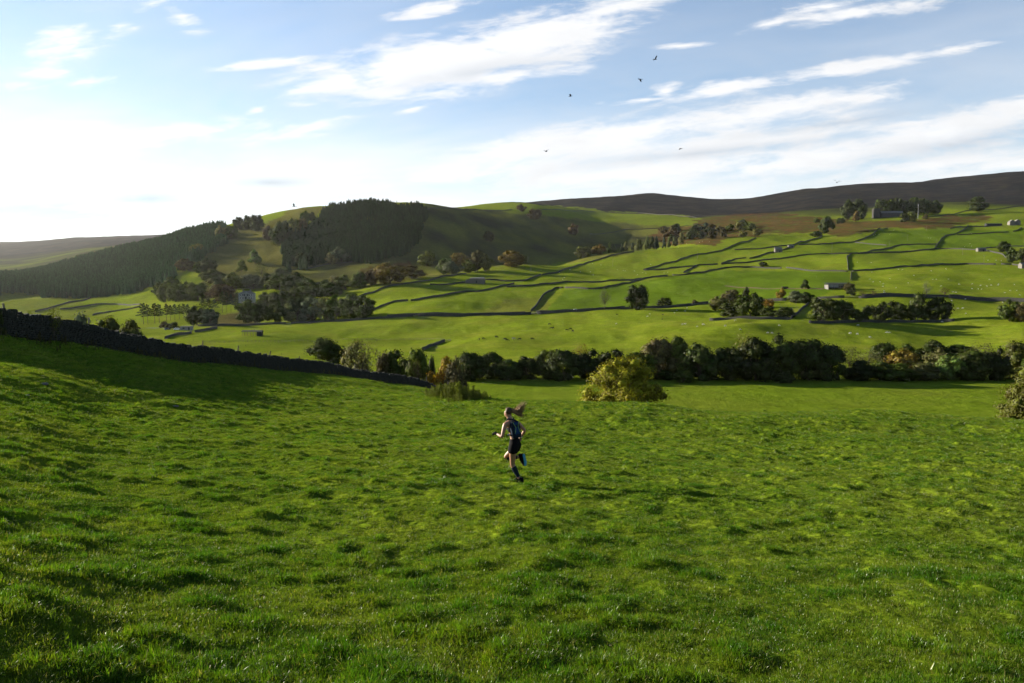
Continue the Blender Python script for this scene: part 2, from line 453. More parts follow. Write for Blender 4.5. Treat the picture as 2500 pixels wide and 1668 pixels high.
class MB:
    """collects simple shapes into one mesh"""
    def __init__(self):
        self.v = []; self.f = []

    def add(self, verts, faces):
        o = len(self.v)
        self.v += [tuple(q) for q in verts]
        self.f += [tuple(i + o for i in f) for f in faces]
        return self

    def box(self, c, s, rz=0.0, taper=1.0):
        x, y, z = s[0] / 2, s[1] / 2, s[2] / 2
        ca, sa = math.cos(rz), math.sin(rz)
        vs = []
        for sz in (-1, 1):
            k = taper if sz > 0 else 1.0
            for sx, sy in ((-1, -1), (1, -1), (1, 1), (-1, 1)):
                px, py = sx * x * k, sy * y * k
                vs.append((c[0] + px * ca - py * sa, c[1] + px * sa + py * ca, c[2] + sz * z))
        return self.add(vs, [(3, 2, 1, 0), (4, 5, 6, 7), (0, 1, 5, 4), (1, 2, 6, 5), (2, 3, 7, 6), (3, 0, 4, 7)])

    def tube(self, pts, rad, n=6, cap=True):
        pts = [Vector(p) for p in pts]
        if not isinstance(rad, (list, tuple)):
            rad = [rad] * len(pts)
        o = len(self.v)
        for i, p in enumerate(pts):
            a = pts[max(i - 1, 0)]; b = pts[min(i + 1, len(pts) - 1)]
            t = (b - a).normalized()
            e = t.cross(Vector((0.31, 0.95, 0.05)))
            if e.length < 1e-4:
                e = t.cross(Vector((1, 0, 0)))
            e.normalize(); g = t.cross(e)
            for k in range(n):
                w = 2 * math.pi * k / n
                self.v.append(tuple(p + (e * math.cos(w) + g * math.sin(w)) * rad[i]))
        for i in range(len(pts) - 1):
            for k in range(n):
                a = o + i * n + k; b = o + i * n + (k + 1) % n
                self.f.append((a, b, b + n, a + n))
        if cap:
            self.f.append(tuple(o + k for k in reversed(range(n))))
            self.f.append(tuple(o + (len(pts) - 1) * n + k for k in range(n)))
        return self

    def ell(self, c, r, nu=10, nv=7, rot=None):
        o = len(self.v)
        for j in range(nv + 1):
            th = math.pi * j / nv
            for i in range(nu):
                ph = 2 * math.pi * i / nu
                p = Vector((r[0] * math.sin(th) * math.cos(ph), r[1] * math.sin(th) * math.sin(ph), r[2] * math.cos(th)))
                if rot is not None:
                    p = rot @ p
                self.v.append((c[0] + p.x, c[1] + p.y, c[2] + p.z))
        for j in range(nv):
            for i in range(nu):
                a = o + j * nu + i; b = o + j * nu + (i + 1) % nu
                self.f.append((a, a + nu, b + nu, b))
        return self

    def prism(self, prof, y0, y1):
        n = len(prof)
        vs = [(p[0], y0, p[1]) for p in prof] + [(p[0], y1, p[1]) for p in prof]
        fs = [tuple(range(n)), tuple(reversed(range(n, 2 * n)))] + [(i, i + n, (i + 1) % n + n, (i + 1) % n) for i in range(n)]
        return self.add(vs, fs)

    def mesh(self, name, smooth=False):
        me = bpy.data.meshes.new(name)
        me.from_pydata(self.v, [], self.f)
        if smooth:
            me.polygons.foreach_set('use_smooth', np.ones(len(me.polygons), bool))
        me.update()
        return me

    def build(self, name, mat, parent=None, smooth=False):
        return obj(name, self.mesh(name, smooth), mat, parent)


def obj(name, me, mat=None, parent=None):
    o = bpy.data.objects.new(name, me)
    if mat is not None and not me.materials:
        me.materials.append(mat)
    COL.objects.link(o)
    if parent is not None:
        o.parent = parent
    return o


def thing(name, label, cat, loc=(0, 0, 0), rz=0.0, group=None):
    o = bpy.data.objects.new(name, None)
    COL.objects.link(o)
    o.empty_display_size = 0.5
    o.location = loc
    o.rotation_euler = (0, 0, rz)
    return tag(o, label, cat, group)


def tag(o, label=None, cat=None, group=None, kind=None):
    if label: o['label'] = label
    if cat: o['category'] = cat
    if group: o['group'] = group
    if kind: o['kind'] = kind
    return o


ORD = ('first second third fourth fifth sixth seventh eighth ninth tenth eleventh twelfth thirteenth fourteenth fifteenth '
       'sixteenth seventeenth eighteenth nineteenth twentieth').split()
ORD += ['twenty-' + q for q in ORD[:9]] + ['thirtieth'] + ['thirty-' + q for q in ORD[:9]] + ['fortieth'] + ['forty-' + q for q in ORD[:9]] + ['fiftieth']


def material(name):
    m = bpy.data.materials.new(name)
    m.use_nodes = True
    t = NT(m.node_tree)
    t.n.clear()
    t.out = t.node('ShaderNodeOutputMaterial')
    return m, t


def plain(name, col, rough=0.8, spec=0.3, var=0.25, scale=6.0, metal=0.0, bump=0.0):
    m, t = material(name)
    b = t.node('ShaderNodeBsdfPrincipled')
    tc = t.node('ShaderNodeTexCoord')
    n = t.noise(tc.outputs['Object'], scale, 5.0, 0.6)
    f = t.math('MULTIPLY_ADD', n, 2 * var, 1.0 - var)
    c = t.node('ShaderNodeVectorMath', operation='SCALE')
    c.inputs[0].default_value = col
    t.l.new(f, c.inputs['Scale'])
    t.l.new(c.outputs[0], b.inputs['Base Color'])
    b.inputs['Roughness'].default_value = rough
    b.inputs['Specular IOR Level'].default_value = spec
    b.inputs['Metallic'].default_value = metal
    if bump:
        bp = t.node('ShaderNodeBump')
        bp.inputs['Strength'].default_value = bump
        t.l.new(n, bp.inputs['Height'])
        t.l.new(bp.outputs[0], b.inputs['Normal'])
    t.l.new(b.outputs[0], t.out.inputs[0])
    return m


# ------------------------------------------------------------------ materials
def foliage_mat(name, trans=0.35, spec=0.25, rough=0.55, var=0.5):
    """leaf material; its colour is the object's own colour, each leaf a little different"""
    m, t = material(name)
    oi = t.node('ShaderNodeObjectInfo')
    ge = t.node('ShaderNodeNewGeometry')
    rnd_i = ge.outputs['Random Per Island']
    f = t.math('MULTIPLY', t.math('MULTIPLY_ADD', rnd_i, 2 * var, 1 - var), t.math('MULTIPLY_ADD', oi.outputs['Random'], 0.5, 0.75))
    c = t.node('ShaderNodeVectorMath', operation='SCALE')
    t.l.new(oi.outputs['Color'], c.inputs[0]); t.l.new(f, c.inputs['Scale'])
    hs = t.node('ShaderNodeHueSaturation')
    t.put(hs.inputs['Hue'], t.math('MULTIPLY_ADD', rnd_i, 0.05, 0.475))
    t.l.new(c.outputs[0], hs.inputs['Color'])
    df = t.node('ShaderNodeBsdfDiffuse'); t.l.new(hs.outputs[0], df.inputs[0])
    tr = t.node('ShaderNodeBsdfTranslucent')
    tc = t.mix(1.0, hs.outputs[0], c4(1.15, 1.1, 0.5), 'MULTIPLY'); t.l.new(tc, tr.inputs[0])
    gl = t.node('ShaderNodeBsdfGlossy'); gl.inputs['Roughness'].default_value = rough
    gl.inputs['Color'].default_value = c4(.9, .9, .9)
    m1 = t.node('ShaderNodeMixShader'); m1.inputs[0].default_value = trans
    t.l.new(df.outputs[0], m1.inputs[1]); t.l.new(tr.outputs[0], m1.inputs[2])
    m2 = t.node('ShaderNodeMixShader'); m2.inputs[0].default_value = spec * 0.04
    t.l.new(m1.outputs[0], m2.inputs[1]); t.l.new(gl.outputs[0], m2.inputs[2])
    t.l.new(m2.outputs[0], t.out.inputs[0])
    return m


M = {}
M['leaf'] = foliage_mat('broadleaf', 0.22)
M['needle'] = foliage_mat('needles', 0.18, 0.2, 0.6, 0.35)
M['bark'] = plain('bark', (0.07, 0.055, 0.04), 0.9, 0.1, 0.4, 3.0)
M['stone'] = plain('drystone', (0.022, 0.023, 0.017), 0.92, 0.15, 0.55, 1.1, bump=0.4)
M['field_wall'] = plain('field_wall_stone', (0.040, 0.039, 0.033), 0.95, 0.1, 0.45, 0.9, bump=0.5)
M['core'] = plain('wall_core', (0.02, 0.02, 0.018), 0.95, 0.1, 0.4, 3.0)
M['wood'] = plain('weathered_wood', (0.13, 0.11, 0.085), 0.9, 0.15, 0.4, 8.0)
M['slate'] = plain('stone_slate', (0.12, 0.115, 0.105), 0.8, 0.2, 0.4, 1.5)
M['ashlar'] = plain('grey_sandstone', (0.12, 0.11, 0.095), 0.9, 0.15, 0.35, 0.8)
M['white_render'] = plain('white_render', (0.20, 0.20, 0.195), 0.85, 0.2, 0.12, 0.6)
M['glass'] = plain('window_glass', (0.03, 0.035, 0.04), 0.12, 0.5, 0.1, 1.0)
M['rust'] = plain('rusty_sheet', (0.16, 0.08, 0.05), 0.8, 0.2, 0.45, 1.2)
M['dark_sheet'] = plain('dark_sheet', (0.022, 0.023, 0.025), 0.75, 0.15, 0.3, 1.2)
M['pale_sheet'] = plain('pale_boards', (0.15, 0.152, 0.15), 0.7, 0.3, 0.2, 1.2)
M['white_paint'] = plain('white_car_paint', (0.72, 0.73, 0.74), 0.25, 0.6, 0.06, 1.0)
M['dark_paint'] = plain('dark_car_paint', (0.04, 0.045, 0.06), 0.25, 0.6, 0.1, 1.0)
M['rubber'] = plain('rubber', (0.02, 0.02, 0.02), 0.85, 0.2, 0.2, 8.0)
M['asphalt'] = plain('asphalt', (0.06, 0.06, 0.06), 0.85, 0.25, 0.3, 0.5)
M['track'] = plain('bare_earth', (0.13, 0.085, 0.055), 0.95, 0.1, 0.4, 0.3)
M['cow'] = plain('black_hide', (0.006, 0.0055, 0.005), 0.7, 0.15, 0.3, 3.0)
M['cow_grey'] = plain('grey_hide', (0.16, 0.155, 0.15), 0.7, 0.2, 0.3, 3.0)
M['wool'] = plain('wool', (0.42, 0.40, 0.35), 0.95, 0.1, 0.15, 9.0, bump=0.4)
M['bird'] = plain('black_feathers', (0.012, 0.012, 0.014), 0.6, 0.3, 0.2, 5.0)
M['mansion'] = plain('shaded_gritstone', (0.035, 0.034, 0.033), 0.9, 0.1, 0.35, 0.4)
M['steel'] = plain('galvanised_steel', (0.16, 0.165, 0.17), 0.6, 0.3, 0.15, 2.0)


def ground_mat():
    m, t = material('pasture')
    b = t.node('ShaderNodeBsdfPrincipled')
    tc = t.node('ShaderNodeTexCoord')
    P = tc.outputs['Object']
    def att(n):
        a = t.node('ShaderNodeAttribute', attribute_name=n); return a.outputs['Fac']
    n1 = t.noise(P, 0.9, 3.0, 0.6)
    n2 = t.noise(P, 0.035, 3.0, 0.6)
    n3 = t.noise(P, 9.0, 1.0, 0.6)
    n5 = t.noise(P, 0.16, 3.0, 0.7)
    n4 = t.noise(P, 0.012, 3.0, 0.65)
    grass = t.mix(t.step(n1, 0.3, 0.7), c4(0.088, 0.122, 0.007), c4(0.126, 0.160, 0.012))
    grass = t.mix(t.math('MULTIPLY', t.step(n2, 0.4, 0.75), 0.6), grass, c4(0.138, 0.142, 0.018))
    grass = t.mix(t.math('MULTIPLY', att('lush'), 0.85), grass, c4(0.056, 0.098, 0.006))
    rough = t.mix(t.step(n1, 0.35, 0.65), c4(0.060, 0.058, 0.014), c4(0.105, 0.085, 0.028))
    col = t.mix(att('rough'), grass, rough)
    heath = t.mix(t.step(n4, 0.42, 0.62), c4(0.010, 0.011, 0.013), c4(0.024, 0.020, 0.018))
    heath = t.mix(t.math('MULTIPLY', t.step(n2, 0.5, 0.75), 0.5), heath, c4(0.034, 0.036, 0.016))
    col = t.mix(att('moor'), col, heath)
    brack = t.mix(t.step(n2, 0.35, 0.65), c4(0.035, 0.028, 0.012), c4(0.078, 0.038, 0.016))
    col = t.mix(t.math('MULTIPLY', att('bracken'), t.math('MULTIPLY', t.step(n2, 0.28, 0.50, 0.45, 1.0), t.step(n5, 0.25, 0.60, 0.55, 1.0))), col, brack)
    f = t.math('MULTIPLY', t.math('MULTIPLY_ADD', n3, 0.5, 0.75), t.math('MULTIPLY_ADD', n5, 0.9, 0.55))
    c = t.node('ShaderNodeVectorMath', operation='SCALE'); t.l.new(col, c.inputs[0]); t.l.new(f, c.inputs['Scale'])
    t.l.new(c.outputs[0], b.inputs['Base Color'])
    b.inputs['Roughness'].default_value = 0.9
    b.inputs['Specular IOR Level'].default_value = 0.0
    nb = t.noise(P, 2.6, 2.0, 0.7)
    bp = t.node('ShaderNodeBump'); bp.inputs['Strength'].default_value = 0.55; bp.inputs['Distance'].default_value = 0.35
    t.l.new(t.math('MULTIPLY_ADD', n5, 4.0, nb), bp.inputs['Height']); t.l.new(bp.outputs[0], b.inputs['Normal'])
    t.l.new(b.outputs[0], t.out.inputs[0])
    return m


M['pasture'] = ground_mat()


def inpoly(px, py, poly):
    px = np.asarray(px, float); py = np.asarray(py, float)
    r = np.zeros(px.shape, bool)
    n = len(poly); j = n - 1
    for i in range(n):
        xi, yi = poly[i]; xj, yj = poly[j]
        c = ((yi > py) != (yj > py)) & (px < (xj - xi) * (py - yi) / ((yj - yi) + 1e-9) + xi)
        r ^= c
        j = i
    return r


# ------------------------------------------------------------------ the ground: one sheet round the camera to the horizon
def build_ground():
    phi = np.concatenate([np.radians(np.arange(-180, -81, 4.0)), np.radians(np.linspace(-80, -40.3, 130)), np.radians(np.linspace(-40, 40, 560)), np.radians(np.arange(44, 180.1, 4.0))])
    r = np.concatenate([[0.3, 0.8], np.exp(np.arange(math.log(1.3), math.log(110.0), 0.0068)), np.exp(np.arange(math.log(110.0), math.log(9300.0), 0.0115)), [9400.0]])
    P, R = np.meshgrid(phi, r)
    X = R * np.sin(P); Y = R * np.cos(P)
    Z = ground_z(X, Y)
    nr, nc = X.shape
    V = np.stack([X.ravel(), Y.ravel(), Z.ravel()], 1)
    i = np.arange((nr - 1) * (nc - 1)); a = (i // (nc - 1)) * nc + i % (nc - 1)
    Fc = np.stack([a, a + 1, a + nc + 1, a + nc], 1)[:, ::-1]
    me = mesh_np('ground', V, Fc, True)
    # cover of the land; moor also carries shade painted on the middle hillside
    Yp = np.maximum(Y, 1.0)
    front_ok = Y > 200
    uu, vv = proj(X, Yp, Z)
    wob = 14 * fbm(X / 60.0, Y / 90.0, 3); wob2 = 8 * fbm(X / 45.0 + 9, Y / 70.0, 3)
    ua, va = uu + 2 * wob, vv + wob2
    moor = sstep(R + 500 * fbm(X / 400.0, Y / 600.0, 3), 1950, 2250)
    moor = np.maximum(moor * sstep(uu, 1080, 1200), sstep(R + 900 * fbm(X / 700.0, Y / 900.0, 3), 3300, 4200))
    top = inpoly(ua, va, [(1130, 560), (1130, 512), (1330, 500), (1500, 516), (1700, 530), (1720, 560), (1550, 572), (1300, 575)])
    moor = np.where(top & front_ok, moor * 0.15, moor)
    br = np.zeros_like(X)
    for poly in ([(1740, 585), (1850, 576), (1990, 566), (2060, 582), (2160, 557), (2260, 562), (2330, 556), (2375, 540), (2330, 525), (2250, 534), (2140, 542), (2050, 535), (1900, 520), (1790, 522), (1700, 540)],
                 [(2280, 536), (2400, 520), (2420, 540), (2300, 548)],
                 [(1600, 560), (1760, 548), (1760, 600), (1600, 596)],
                 [(880, 690), (1000, 668), (1010, 640), (880, 655)]):
        br = np.maximum(br, (inpoly(ua, va, poly) & front_ok & (R > 800) & (R < 2600)) * 1.0)
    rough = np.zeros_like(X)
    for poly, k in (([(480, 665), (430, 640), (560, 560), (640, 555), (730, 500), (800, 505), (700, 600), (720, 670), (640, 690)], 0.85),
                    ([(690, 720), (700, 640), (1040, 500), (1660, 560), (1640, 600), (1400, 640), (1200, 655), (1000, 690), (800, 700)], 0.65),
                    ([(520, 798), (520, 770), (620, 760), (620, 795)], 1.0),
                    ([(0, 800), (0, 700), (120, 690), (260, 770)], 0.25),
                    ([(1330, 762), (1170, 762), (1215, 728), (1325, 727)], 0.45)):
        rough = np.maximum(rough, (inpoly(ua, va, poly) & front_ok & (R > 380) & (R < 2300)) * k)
    lush = np.zeros_like(X)
    for poly, k in (([(1330, 760), (1380, 708), (1560, 690), (1640, 676), (1770, 660), (2075, 666), (2075, 690), (1990, 730), (1750, 742)], 0.85),
                    ([(1571, 660), (1690, 624), (1765, 612), (1755, 645), (1640, 655)], 0.30), ([(1766, 612), (1845, 582), (2000, 580), (1945, 597), (1830, 630)], 0.12),
                    ([(1950, 599), (2083, 593), (2280, 608), (2090, 619), (1830, 640)], 0.35), ([(2080, 622), (2400, 612), (2440, 646), (2080, 662)], 0.22),
                    ([(890, 762), (996, 735), (1250, 695), (1360, 704), (1296, 760)], 0.15), ([(1003, 734), (1140, 690), (1300, 683), (1180, 712)], 0.30),
                    ([(2100, 600), (2140, 566), (2290, 560), (2360, 556), (2500, 556), (2500, 603), (2290, 610)], 0.8),
                    ([(1150, 1000), (1150, 930), (2500, 925), (2500, 1030), (1640, 1010)], 0.45)):
        lush = np.maximum(lush, (inpoly(uu + 0.3 * wob, vv + 0.2 * wob2, poly) & (Y > 130) & (R < 1500)) * k)
    nearl = (1 - sstep(R, 60, 140)) * np.clip(0.62 + 0.7 * fbm(X / 3.1, Y / 4.0, 3), 0, 0.95)
    lush = np.maximum(lush, nearl)
    lf = inpoly(ua, va, [(-400, 690), (-400, 590), (330, 575), (330, 640), (120, 665)]) & (R > 1900) & front_ok
    moor = np.maximum(moor, lf * np.clip(0.55 + 0.8 * fbm(X / 160.0, Y / 260.0, 3), 0, 0.9))
    slope_shade = inpoly(ua, va, [(700, 720), (720, 650), (1040, 500), (1660, 562), (1640, 600), (1400, 640), (1200, 655), (1000, 690), (800, 700)]) & (R > 850) & (R < 2300) & front_ok  # rough pasture slope, its shade partly painted in as dark heath colour
    moor = np.maximum(moor, slope_shade * np.clip(0.26 + 0.9 * fbm(X / 55.0, Y / 90.0, 4), 0, 0.75))
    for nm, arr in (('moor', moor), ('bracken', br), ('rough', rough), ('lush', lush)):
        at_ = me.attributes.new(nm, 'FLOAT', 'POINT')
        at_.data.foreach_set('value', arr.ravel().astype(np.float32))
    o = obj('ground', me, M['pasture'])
    tag(o, kind='structure', label='green grazed hillside running down into the valley and up to the moor')
    return o


build_ground()


# ------------------------------------------------------------------ trees
def cards(C, N, size, r):
    """leaf clumps as small bent faces: centres C, normals N"""
    n = len(C)
    a = r.normal(size=(n, 3)); a -= N * np.sum(a * N, 1)[:, None]
    a /= np.linalg.norm(a, axis=1)[:, None]
    b = np.cross(N, a)
    sz = size * r.uniform(0.6, 1.4, n)[:, None]
    w = r.uniform(0.45, 0.8, n)[:, None]
    V = np.stack([C - a * sz, C - b * sz * w + N * sz * 0.15, C + a * sz, C + b * sz * w - N * sz * 0.1], 1).reshape(-1, 3)
    Fc = np.arange(4 * n).reshape(-1, 4)
    return V, Fc


def crown_mesh(name, seed, ncard=2600, lobes=26, size=0.034, base=0.2, shape='round', loose=0.0, core=0.62, lr=1.0, limbs=11):
    """crown inside a box 1 wide and 1 high (trunk foot at 0)"""
    r = np.random.default_rng(seed)
    L = []
    tries = 0
    while len(L) < lobes and tries < 5000:
        tries += 1
        p = r.uniform(-1, 1, 3)
        q = np.linalg.norm(p)
        if q > 1 or q < 0.35:
            continue
        z = base + (1 - base) * (p[2] * 0.5 + 0.5)
        h = (z - base) / (1 - base)
        if shape == 'round':
            w = 0.44 * math.sqrt(max(0.0, 1 - (2 * h * 0.92 - 0.86) ** 2)) / 0.95
        elif shape == 'tall':
            w = 0.46 * max(0.0, math.sin(math.pi * (0.14 + 0.80 * h))) ** 0.8
        elif shape == 'cone':
            w = 0.46 * (1 - h) ** 0.8 + 0.03
        elif shape == 'bush':
            w = 0.47 * max(0.0, 1 - h ** 1.9 * 0.96) ** 0.62
        elif shape == 'flat':
            w = 0.47 * math.sqrt(max(0.0, 1 - (2 * h * 0.75 - 0.62) ** 2))
        elif shape == 'dome':
            w = 0.47 * math.sqrt(max(0.0, 1 - h ** 2.3 * 0.97))
        else:
            w = 0.4
        nr = math.hypot(p[0], p[1])
        if nr < 1e-3:
            continue
        rad = w * (0.35 + 0.6 * min(1.0, nr)) * r.uniform(0.72, 1.06)
        L.append((p[0] / nr * rad, p[1] / nr * rad, min(z, 0.93), r.uniform(0.12, 0.21) * lr))
    L = np.array(L)
    L[:, :2] *= 1.12
    w = L[:, 3] ** 2
    idx = r.choice(len(L), ncard, p=w / w.sum())
    dirs = r.normal(size=(ncard, 3)); dirs /= np.linalg.norm(dirs, axis=1)[:, None]
    rad = L[idx, 3] * (r.uniform(0.35, 1.3, ncard) ** 0.5 + loose * r.normal(size=ncard) ** 2 * 0.3)
    C = L[idx, :3] + dirs * rad[:, None] * np.array([1.0, 1.0, 0.85])
    C[:, :2] *= 0.49 / np.percentile(np.abs(C[:, :2]), 98.5)
    lo_, hi_ = np.percentile(C[:, 2], [1, 99])
    C[:, 2] = base * 0.7 + (C[:, 2] - lo_) / (hi_ - lo_) * (0.985 - base * 0.7)
    rc = C - np.array([0, 0, 0.5]); rc /= np.linalg.norm(rc, axis=1)[:, None] + 1e-6
    N = dirs * 0.6 + rc * 0.5 + r.normal(size=(ncard, 3)) * 0.27 + np.array([0, 0, 0.15])
    N /= np.linalg.norm(N, axis=1)[:, None]
    V, Fc = cards(C, N, size, r)
    if core > 0:                                   # inner leaf mass of each bough
        b = MB()
        s2 = 0.49 / np.percentile(np.abs(L[idx, :2] + dirs[:, :2] * rad[:, None]), 98.5)
        for e in L:
            b.ell((e[0] * s2, e[1] * s2, base * 0.7 + (e[2] - lo_) / (hi_ - lo_) * (0.985 - base * 0.7)), (e[3] * core * s2, e[3] * core * s2, e[3] * core), 7, 5)
        bv = np.array(b.v) + r.normal(size=(len(b.v), 3)) * 0.008
        Fc = np.concatenate([Fc, np.array(b.f) + len(V)]); V = np.concatenate([V, bv])
    me = mesh_np(name, V, Fc)
    me.materials.append(M['leaf'])
    # trunk and limbs
    t = MB()
    tw = 0.022
    fork = base + 0.12
    t.tube([(0, 0, -0.06), (0.004, 0.003, 0.02), (0.008, -0.004, base), (0.0, 0.006, fork)], [tw * 1.7, tw * 1.2, tw, tw * 0.85], 7)
    for k in range(min(limbs, len(L))):
        e = L[r.integers(len(L))]
        m = np.array([e[0] * 0.4, e[1] * 0.4, fork + (e[2] - fork) * 0.55 + 0.02])
        t.tube([(0, 0, base + 0.12 * r.random()), tuple(m), (e[0] * 0.9, e[1] * 0.9, e[2] + 0.02)], [tw * 0.6, tw * 0.36, tw * 0.12], 5)
    tm = t.mesh(name + '_trunk', True)
    tm.materials.append(M['bark'])
    return me, tm


CROWN = {
    'round': [crown_mesh('crown_round', 100 + i, 3000, 34, 0.034, 0.07, 'round') for i in range(4)],
    'flat': [crown_mesh('crown_flat', 120 + i, 2400, 30, 0.036, 0.12, 'flat') for i in range(3)],
    'tall': [crown_mesh('crown_tall', 140 + i, 2200, 28, 0.034, 0.08, 'tall') for i in range(3)],
    'cone': [crown_mesh('crown_cone', 160 + i, 2000, 26, 0.034, 0.08, 'cone') for i in range(2)],
    'bush': [crown_mesh('crown_bush', 180 + i, 2300, 30, 0.034, 0.03, 'bush') for i in range(4)],
    'belt': [crown_mesh('crown_belt', 220 + i, 3400, 40, 0.032, 0.015, 'tall') for i in range(5)],
    'airy': [crown_mesh('crown_airy', 200 + i, 1100, 30, 0.022, 0.14, 'tall', 0.9, 0.0) for i in range(3)],
}

COLS = {
    'dark': (0.024, 0.033, 0.003), 'green': (0.040, 0.054, 0.004), 'mid': (0.055, 0.066, 0.006), 'bright': (0.075, 0.110, 0.018),
    'olive': (0.085, 0.085, 0.020), 'pale': (0.11, 0.115, 0.040), 'grey': (0.070, 0.080, 0.040), 'yellow': (0.14, 0.098, 0.010),
    'gold': (0.20, 0.108, 0.008), 'orange': (0.085, 0.058, 0.010), 'rust': (0.056, 0.038, 0.013), 'brown': (0.058, 0.047, 0.014),
    'hero': (0.140, 0.130, 0.004), 'blue': (0.030, 0.045, 0.022),
}
tree_no = 0


def tree(u0, u1, vt, vb, shape, col, label, group=None, d=None, dmin=300, dmax=9000, name='tree', cat='tree', wk=1.0):
    """a tree whose crown spans the given photo columns and rows, standing on the ground there"""
    global tree_no
    tree_no += 1
    uc = (u0 + u1) / 2
    p = at(uc, d) if d else pix(uc, vb, dmin, dmax)
    zt = z_of_v(vt, p.y)
    h = max(zt - p.z, 1.0)
    w = (u1 - u0) / F * p.y * 1.08 * wk
    me, tm = CROWN[shape][tree_no % len(CROWN[shape])]
    rt = thing(name, label, cat, p, rnd.uniform(0, 6.28), group)
    c = obj('crown', me, None, rt)
    t = obj('trunk', tm, None, rt)
    for o in (c, t):
        o.scale = (w, w, h)
    q = COLS[col]
    k = rnd.uniform(0.85, 1.15)
    c.color = (q[0] * k * rnd.uniform(.92, 1.08), q[1] * k, q[2] * k, 1)
    return rt


def tree_row(rows, kind_phrase, place, group, **kw):
    """rows of (u0,u1,vt,vb,shape,colour); label tells colour and place in the row"""
    rows = sorted(rows, key=lambda q: q[0] + q[1])
    for i, q in enumerate(rows):
        word = {'dark': 'dark green', 'green': 'green', 'mid': 'mid green', 'bright': 'bright green', 'olive': 'olive green', 'pale': 'pale olive', 'grey': 'grey-green',
                'yellow': 'yellow', 'gold': 'golden', 'orange': 'orange', 'rust': 'rusty red', 'brown': 'brown', 'hero': 'yellow-green', 'blue': 'blue-green'}[q[5]]
        form = {'round': 'rounded', 'flat': 'spreading', 'tall': 'upright', 'belt': 'leafy', 'cone': 'pointed', 'bush': 'bushy', 'airy': 'thin feathery'}[q[4]]
        n = ORD[i] + ' from the left'
        k2 = dict(kw)
        if len(q) > 6:
            k2['d'] = q[6]
        tree(q[0], q[1], q[2], q[3], q[4], q[5], '%s %s %s, %s %s' % (word, form, kind_phrase, n, place), group, **k2)


# tree on the near slope and the one cut by the right edge of the picture
me, tm = crown_mesh('hero_crown', 7, 26000, 120, 0.0105, 0.03, 'dome', 0.2, 0.50, 0.60, 34)


def hero(u0, u1, vt, d, zb, label, col):
    p = at((u0 + u1) / 2, d)
    p.z = p.z - 0.1
    rt = thing('tree', label, 'tree', p, rnd.uniform(0, 6))
    h = z_of_v(vt, d) - p.z
    w = (u1 - u0) / F * d * 1.06
    for nm, m_ in (('crown', me), ('trunk', tm)):
        o = obj(nm, m_, None, rt)
        o.scale = (w, w, h)
        if nm == 'crown':
            o.color = (*col, 1)


hero(1434, 1622, 877, 96, 0, 'large yellow-green autumn tree standing alone just behind the near slope', COLS['hero'])
hero(2478, 2690, 874, 84, 0, 'big yellow-green tree cut off by the right edge of the picture', (0.070, 0.072, 0.006))

# trees along the river, between the lower field and the cow pasture
R0 = 232
tree_row([
    (1118, 1180, 862, 932, 'belt', 'dark', R0), (1165, 1226, 860, 932, 'belt', 'green', R0 + 6), (1214, 1270, 878, 932, 'bush', 'dark', R0), (1258, 1318, 872, 932, 'belt', 'dark', R0 + 3),
    (1309, 1367, 856, 932, 'belt', 'green', R0 + 4), (1345, 1410, 856, 932, 'belt', 'dark', R0), (1402, 1440, 838, 930, 'airy', 'yellow', R0 + 14), (1405, 1478, 857, 932, 'belt', 'dark', R0 + 4),
    (1462, 1530, 856, 932, 'belt', 'dark', R0 + 2), (1526, 1597, 862, 932, 'belt', 'green', R0 + 2), (1572, 1646, 829, 930, 'belt', 'brown', R0 + 6), (1638, 1684, 822, 930, 'belt', 'green', R0 + 5),
    (1674, 1748, 842, 932, 'belt', 'dark', R0), (1740, 1812, 850, 932, 'belt', 'dark', R0 + 2), (1796, 1840, 812, 928, 'airy', 'olive', R0 + 22), (1808, 1888, 827, 932, 'belt', 'dark', R0),
    (1868, 1952, 823, 932, 'belt', 'dark', R0 + 2), (1940, 2014, 829, 932, 'belt', 'dark', R0 + 3), (2000, 2062, 843, 931, 'belt', 'dark', R0), (2054, 2104, 846, 925, 'airy', 'olive', R0 + 26),
    (2098, 2150, 850, 925, 'airy', 'pale', R0 + 28), (2076, 2134, 880, 931, 'bush', 'dark', R0), (2136, 2186, 838, 915, 'belt', 'dark', R0 + 40), (2122, 2182, 884, 931, 'bush', 'dark', R0 + 2),
    (2174, 2240, 854, 925, 'bush', 'yellow', R0 + 12), (2166, 2236, 888, 931, 'bush', 'green', R0), (2198, 2238, 840, 905, 'cone', 'dark', R0 + 45), (2228, 2296, 886, 931, 'bush', 'olive', R0 + 1),
    (2268, 2306, 831, 905, 'belt', 'dark', R0 + 48), (2270, 2324, 854, 925, 'belt', 'olive', R0 + 16), (2296, 2350, 868, 931, 'belt', 'bright', R0 + 1), (2344, 2414, 856, 931, 'belt', 'dark', R0 + 2),
    (2378, 2434, 836, 920, 'airy', 'pale', R0 + 26), (2416, 2466, 852, 931, 'belt', 'dark', R0), (2452, 2484, 830, 920, 'airy', 'olive', R0 + 24), (2474, 2530, 834, 931, 'belt', 'mid', R0 + 8),
    (2230, 2290, 848, 915, 'bush', 'dark', R0 + 40), (2310, 2380, 842, 915, 'bush', 'dark', R0 + 46), (2520, 2600, 850, 931, 'belt', 'dark', R0 + 2),
    (1650, 1690, 905, 932, 'bush', 'green', R0 - 6), (1900, 1940, 908, 932, 'bush', 'dark', R0 - 6)],
    'tree', 'in the river belt', 'riverside trees', wk=1.22)

